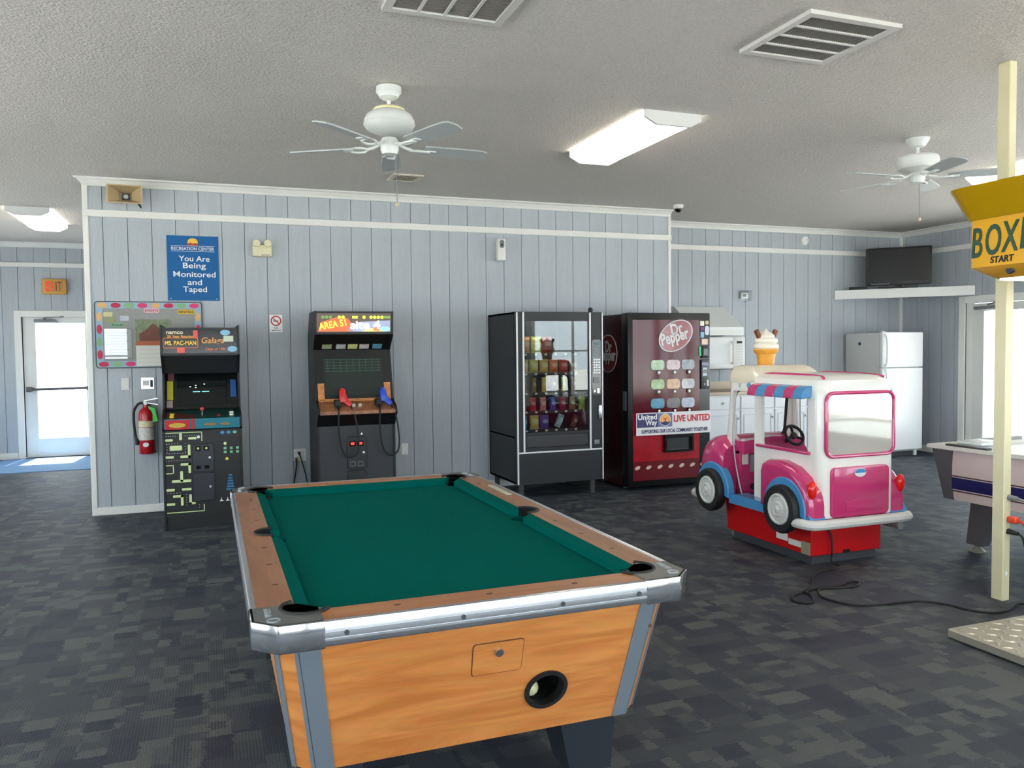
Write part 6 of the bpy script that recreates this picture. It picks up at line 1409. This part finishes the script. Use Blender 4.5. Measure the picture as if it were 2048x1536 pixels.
B().prism([(-hx_ - 0.03, -hy_ - 0.03), (hx_ + 0.03, -hy_ - 0.03), (hx_ + 0.03, hy_ + 0.03), (-hx_ - 0.03, hy_ + 0.03)], 'z', 0.735, 0.765, holes=[[(-hx_ + 0.07, -hy_ + 0.09), (hx_ - 0.07, -hy_ + 0.09), (hx_ - 0.07, hy_ - 0.09), (-hx_ + 0.07, hy_ - 0.09)]], bev=0.004, seg=1).build('top_rail', mat('hockey_rail', (216, 214, 208), 0.35), t, smooth=False)
B().box(-hx_ + 0.07, hx_ - 0.07, -hy_ + 0.09, hy_ - 0.09, 0.736, 0.745).build('playing_surface', M_WHITE, t, smooth=False)
B().prism(rrect(0.42, 0.05, 0.02, c=(0, hy_ - 0.03)), 'z', 0.765, 0.785, bev=0.004, seg=1).build('goal_guard', mat('goal_grey', (150, 152, 154), 0.4), t)
B().box(-hx_ - 0.02, -hx_ + 0.03, hy_ - 0.45, hy_ - 0.12, 0.765, 0.778, bev=0.004).build('puck_tray', mat('tray_dark', (60, 60, 62), 0.4), t)
for (sx, sy) in ((-1, 1), (1, 1), (-1, -1), (1, -1)):
    x_, y_ = sx * (hx_ - 0.22), sy * (hy_ - 0.28)
    B().faces([(x_ - 0.045, y_ - 0.03 - 0.055, 0.375), (x_ + 0.045, y_ - 0.03 - 0.055, 0.375), (x_ + 0.045, y_ + 0.11, 0.375), (x_ - 0.045, y_ + 0.11, 0.375), (x_ - 0.04, y_ + sy * 0.09 - 0.06, 0.05), (x_ + 0.04, y_ + sy * 0.09 - 0.06, 0.05), (x_ + 0.04, y_ + sy * 0.09 + 0.06, 0.05), (x_ - 0.04, y_ + sy * 0.09 + 0.06, 0.05)], BOXF).build('leg', M_AHG, t, smooth=False)
    B().lathe([(0.055, 0.0), (0.055, 0.008), (0.03, 0.025), (0.016, 0.05)], c=(x_, y_ + sy * 0.09, 0), n=18).build('levelling_foot', mat('foot_grey', (130, 128, 122), 0.5), t)
tag(B().box(-0.11, 0.11, -0.10, 0.10, 0, 0.022, bev=0.004).build('score_unit', mat('score_white', (222, 226, 228), 0.35), loc=(6.02, -3.98, 0.766)), 'flat white score box lying on the air hockey table rail', 'box')

# ================================================================== BOXING MACHINE
t = thing('boxing_machine', 'yellow boxing arcade machine head over a diamond plate platform', 'arcade machine', (4.95, -5.60, 0))
M_YEL = mat('boxer_yellow', (238, 176, 20), 0.25, coat=0.3)
M_DIA = mat('diamond_plate', (176, 172, 158), 0.4, metal=0.6, var=0.06, vscale=30)
# platform (local x from -0.63, local y up to +0.40)
B().box(-0.63, 0.75, -0.72, 0.395, 0.004, 0.05, bev=0.006, seg=1).build('platform', M_DIA, t)
ds = None
for i in range(9):
    for j in range(20):
        x_, y_ = -0.595 + 0.085 * i, -0.62 + 0.051 * j
        if y_ > 0.37: continue
        if ds is None:
            o_ = B().loft([[(p[0], p[1], 0.0) for p in ell(0.030, 0.011, 8)], [(p[0], p[1], 0.004) for p in ell(0.018, 0.004, 8)]]).build('tread_bump', M_DIA, t, smooth=False); ds = o_.data
        else: o_ = link('tread_bump', ds, t)
        o_.location = (x_, y_, 0.05); o_.rotation_euler = (0, 0, R(45 if (i + j) % 2 else -45))
B().box(0.28, 0.62, -0.25, 0.25, 0.05, 2.0, bev=0.02).build('column', mat('boxer_black', (30, 30, 32), 0.4), t)
hx0, hx1, hy0, hy1 = -0.45, 0.40, -0.46, 0.465
# head: box with chamfered lower edge, flared crown above
def rect(x0_, x1_, y0_, y1_, z, r=0.05): return [(p[0], p[1], z) for p in rrect(x1_ - x0_, y1_ - y0_, r, n=3, c=((x0_ + x1_) / 2, (y0_ + y1_) / 2))]
B().loft([rect(hx0 + 0.07, hx1, hy0 + 0.09, hy1 - 0.09, 1.805), rect(hx0, hx1, hy0, hy1, 1.862), rect(hx0, hx1, hy0, hy1, 2.10)]).build('head', M_YEL, t)
B().loft([rect(hx0 - 0.01, hx1 + 0.01, hy0 - 0.01, hy1 + 0.005, 2.098), rect(hx0 - 0.085, hx1 + 0.06, hy0 - 0.09, hy1 + 0.085, 2.245, 0.12), rect(hx0 - 0.09, hx1 + 0.06, hy0 - 0.10, hy1 + 0.09, 2.258, 0.12), rect(hx0 - 0.06, hx1 + 0.04, hy0 - 0.06, hy1 + 0.06, 2.262, 0.12)]).build('crown', mat('boxer_crown_shaded', (182, 142, 4), 0.25, coat=0.3), t)  # darker yellow paints in the shade on the downward-facing flare
B().box(hx0 + 0.10, hx1 - 0.02, hy0 + 0.11, hy1 - 0.11, 1.797, 1.806).build('underside_glow', lamp_mat('boxer_glow', (255, 252, 244), 5.0), t, smooth=False)  # no lamp: underside made to glow for the light reflected on it
BX = (R(90), 0, R(-90))
for k, (ch, w_) in enumerate((('B', 0.060), ('O', 0.084), ('X', 0.094), ('E', 0.078), ('R', 0.078))):
    text(t, 'letter', ch, (hx0 - 0.002, hy1 - 0.062 - 0.090 * k, 1.985 + 0.006 * k), 0.21, mat('boxer_green', (18, 70, 50), 0.4), rot=BX, width=w_, bold=0.012, ext=0.002, shear=0.12)
text(t, 'lettering', 'START', (hx0 - 0.0015, hy1 - 0.20, 1.892), 0.045, M_INK, rot=BX, width=0.125, bold=0.02, ext=0.0015, shear=0.1)
B().lathe([(0.018, hx0 + 0.022), (0.022, hx0 + 0.028), (0.018, hx0 + 0.04)], c=(0, hy1 - 0.22, 1.838), n=14, axis='x').build('start_button', mat('button_navy', (20, 24, 60), 0.3), t)

# ================================================================== POWER POLE, PLUGS AND CORDS
t = thing('power_pole', 'cream square power pole from floor to ceiling beside the boxing machine', 'pole', (5.13, -4.845, 0))
B().box(-0.028, 0.028, -0.045, 0.030, 0.0, H, bev=0.004, seg=1).build('pole_shaft', M_CREAM, t)
B().box(-0.030, -0.028, -0.043, 0.0, 0.05, 0.36).build('cover_plate', M_CREAM, t, smooth=False)
B().box(-0.018, 0.024, -0.047, -0.045, 0.36, 0.66, bev=0.0008, seg=1).build('socket_plate', M_CREAM, t)
for z_ in (0.60, 0.56): B().cyl((0.005, -0.047, z_), (0.005, -0.049, z_), 0.016, n=14).build('socket', mat('socket_cream', (226, 218, 190), 0.4), t)
B().prism(ell(0.009, 0.014, 14, c=(0.0, 0.16)), 'y', -0.0462, -0.045).build('small_sticker', M_WTEXT, t, smooth=False)
px_, py_ = 5.13, -4.845
tag(B().cyl((px_ + 0.006, py_ - 0.048, 0.60), (px_ + 0.012, py_ - 0.10, 0.60), 0.017, 0.012, n=12).tube(catmull([(px_ + 0.012, py_ - 0.10, 0.60), (px_ + 0.05, py_ - 0.15, 0.575), (px_ + 0.16, py_ - 0.20, 0.50), (px_ + 0.3, py_ - 0.25, 0.3)]), 0.007).build('grey_plug', M_GREY), 'grey plug and cord in the upper socket of the power pole', 'plug')
tag(B().box(px_ - 0.012, px_ + 0.028, py_ - 0.105, py_ - 0.048, 0.455, 0.495, bev=0.012, seg=3).tube(catmull([(px_ + 0.02, py_ - 0.10, 0.475), (px_ + 0.05, py_ - 0.12, 0.44), (px_ + 0.09, py_ - 0.16, 0.3), (px_ + 0.13, py_ - 0.22, 0.12), (px_ + 0.2, py_ - 0.3, 0.012), (px_ + 0.4, py_ - 0.35, 0.010)]), 0.007).build('orange_plug', mat('plug_orange', (222, 72, 40), 0.4)), 'bright orange plug on the power pole', 'plug')
tag(B().cyl((px_ + 0.004, py_ - 0.048, 0.405), (px_ + 0.012, py_ - 0.105, 0.40), 0.017, 0.010, n=12).build('black_plug', M_RUBBER), 'black plug under the orange plug on the power pole', 'plug')
import_pts = [(4.764, -3.862, 0.235), (4.775, -3.885, 0.20), (4.78, -3.89, 0.10), (4.785, -3.88, 0.02), (4.76, -3.98, 0.008)]
def gpt(x, y, z=0.008):           # floor point seen at a place in the photograph
    d = fw + r2 * (x - 1024) / 1620.0 + u2 * (768 - y) / 1620.0
    k = (z - CZ) / d.z
    return (CX + d.x * k, CY + d.y * k, z)
fl_ = [gpt(*q) for q in ((1630, 1147), (1623, 1172), (1607, 1183), (1585, 1192), (1588, 1202), (1610, 1206), (1627, 1203), (1622, 1190), (1612, 1184), (1640, 1175), (1676, 1172), (1700, 1163), (1718, 1165), (1712, 1172), (1690, 1175), (1645, 1177), (1636, 1184), (1650, 1196), (1702, 1209), (1757, 1209), (1830, 1202), (1884, 1207), (1940, 1220), (1986, 1225), (2015, 1221), (2036, 1208))]
end = [(px_ + 0.10, py_ - 0.17, 0.012), (px_ + 0.075, py_ - 0.15, 0.12), (px_ + 0.05, py_ - 0.13, 0.28), (px_ + 0.03, py_ - 0.12, 0.375), (px_ + 0.012, py_ - 0.105, 0.40)]
tag(B().tube(catmull(import_pts + fl_ + end, 5), 0.0065).build('power_cable', M_RUBBER), 'long black power cord looping over the carpet from the truck ride', 'cord')
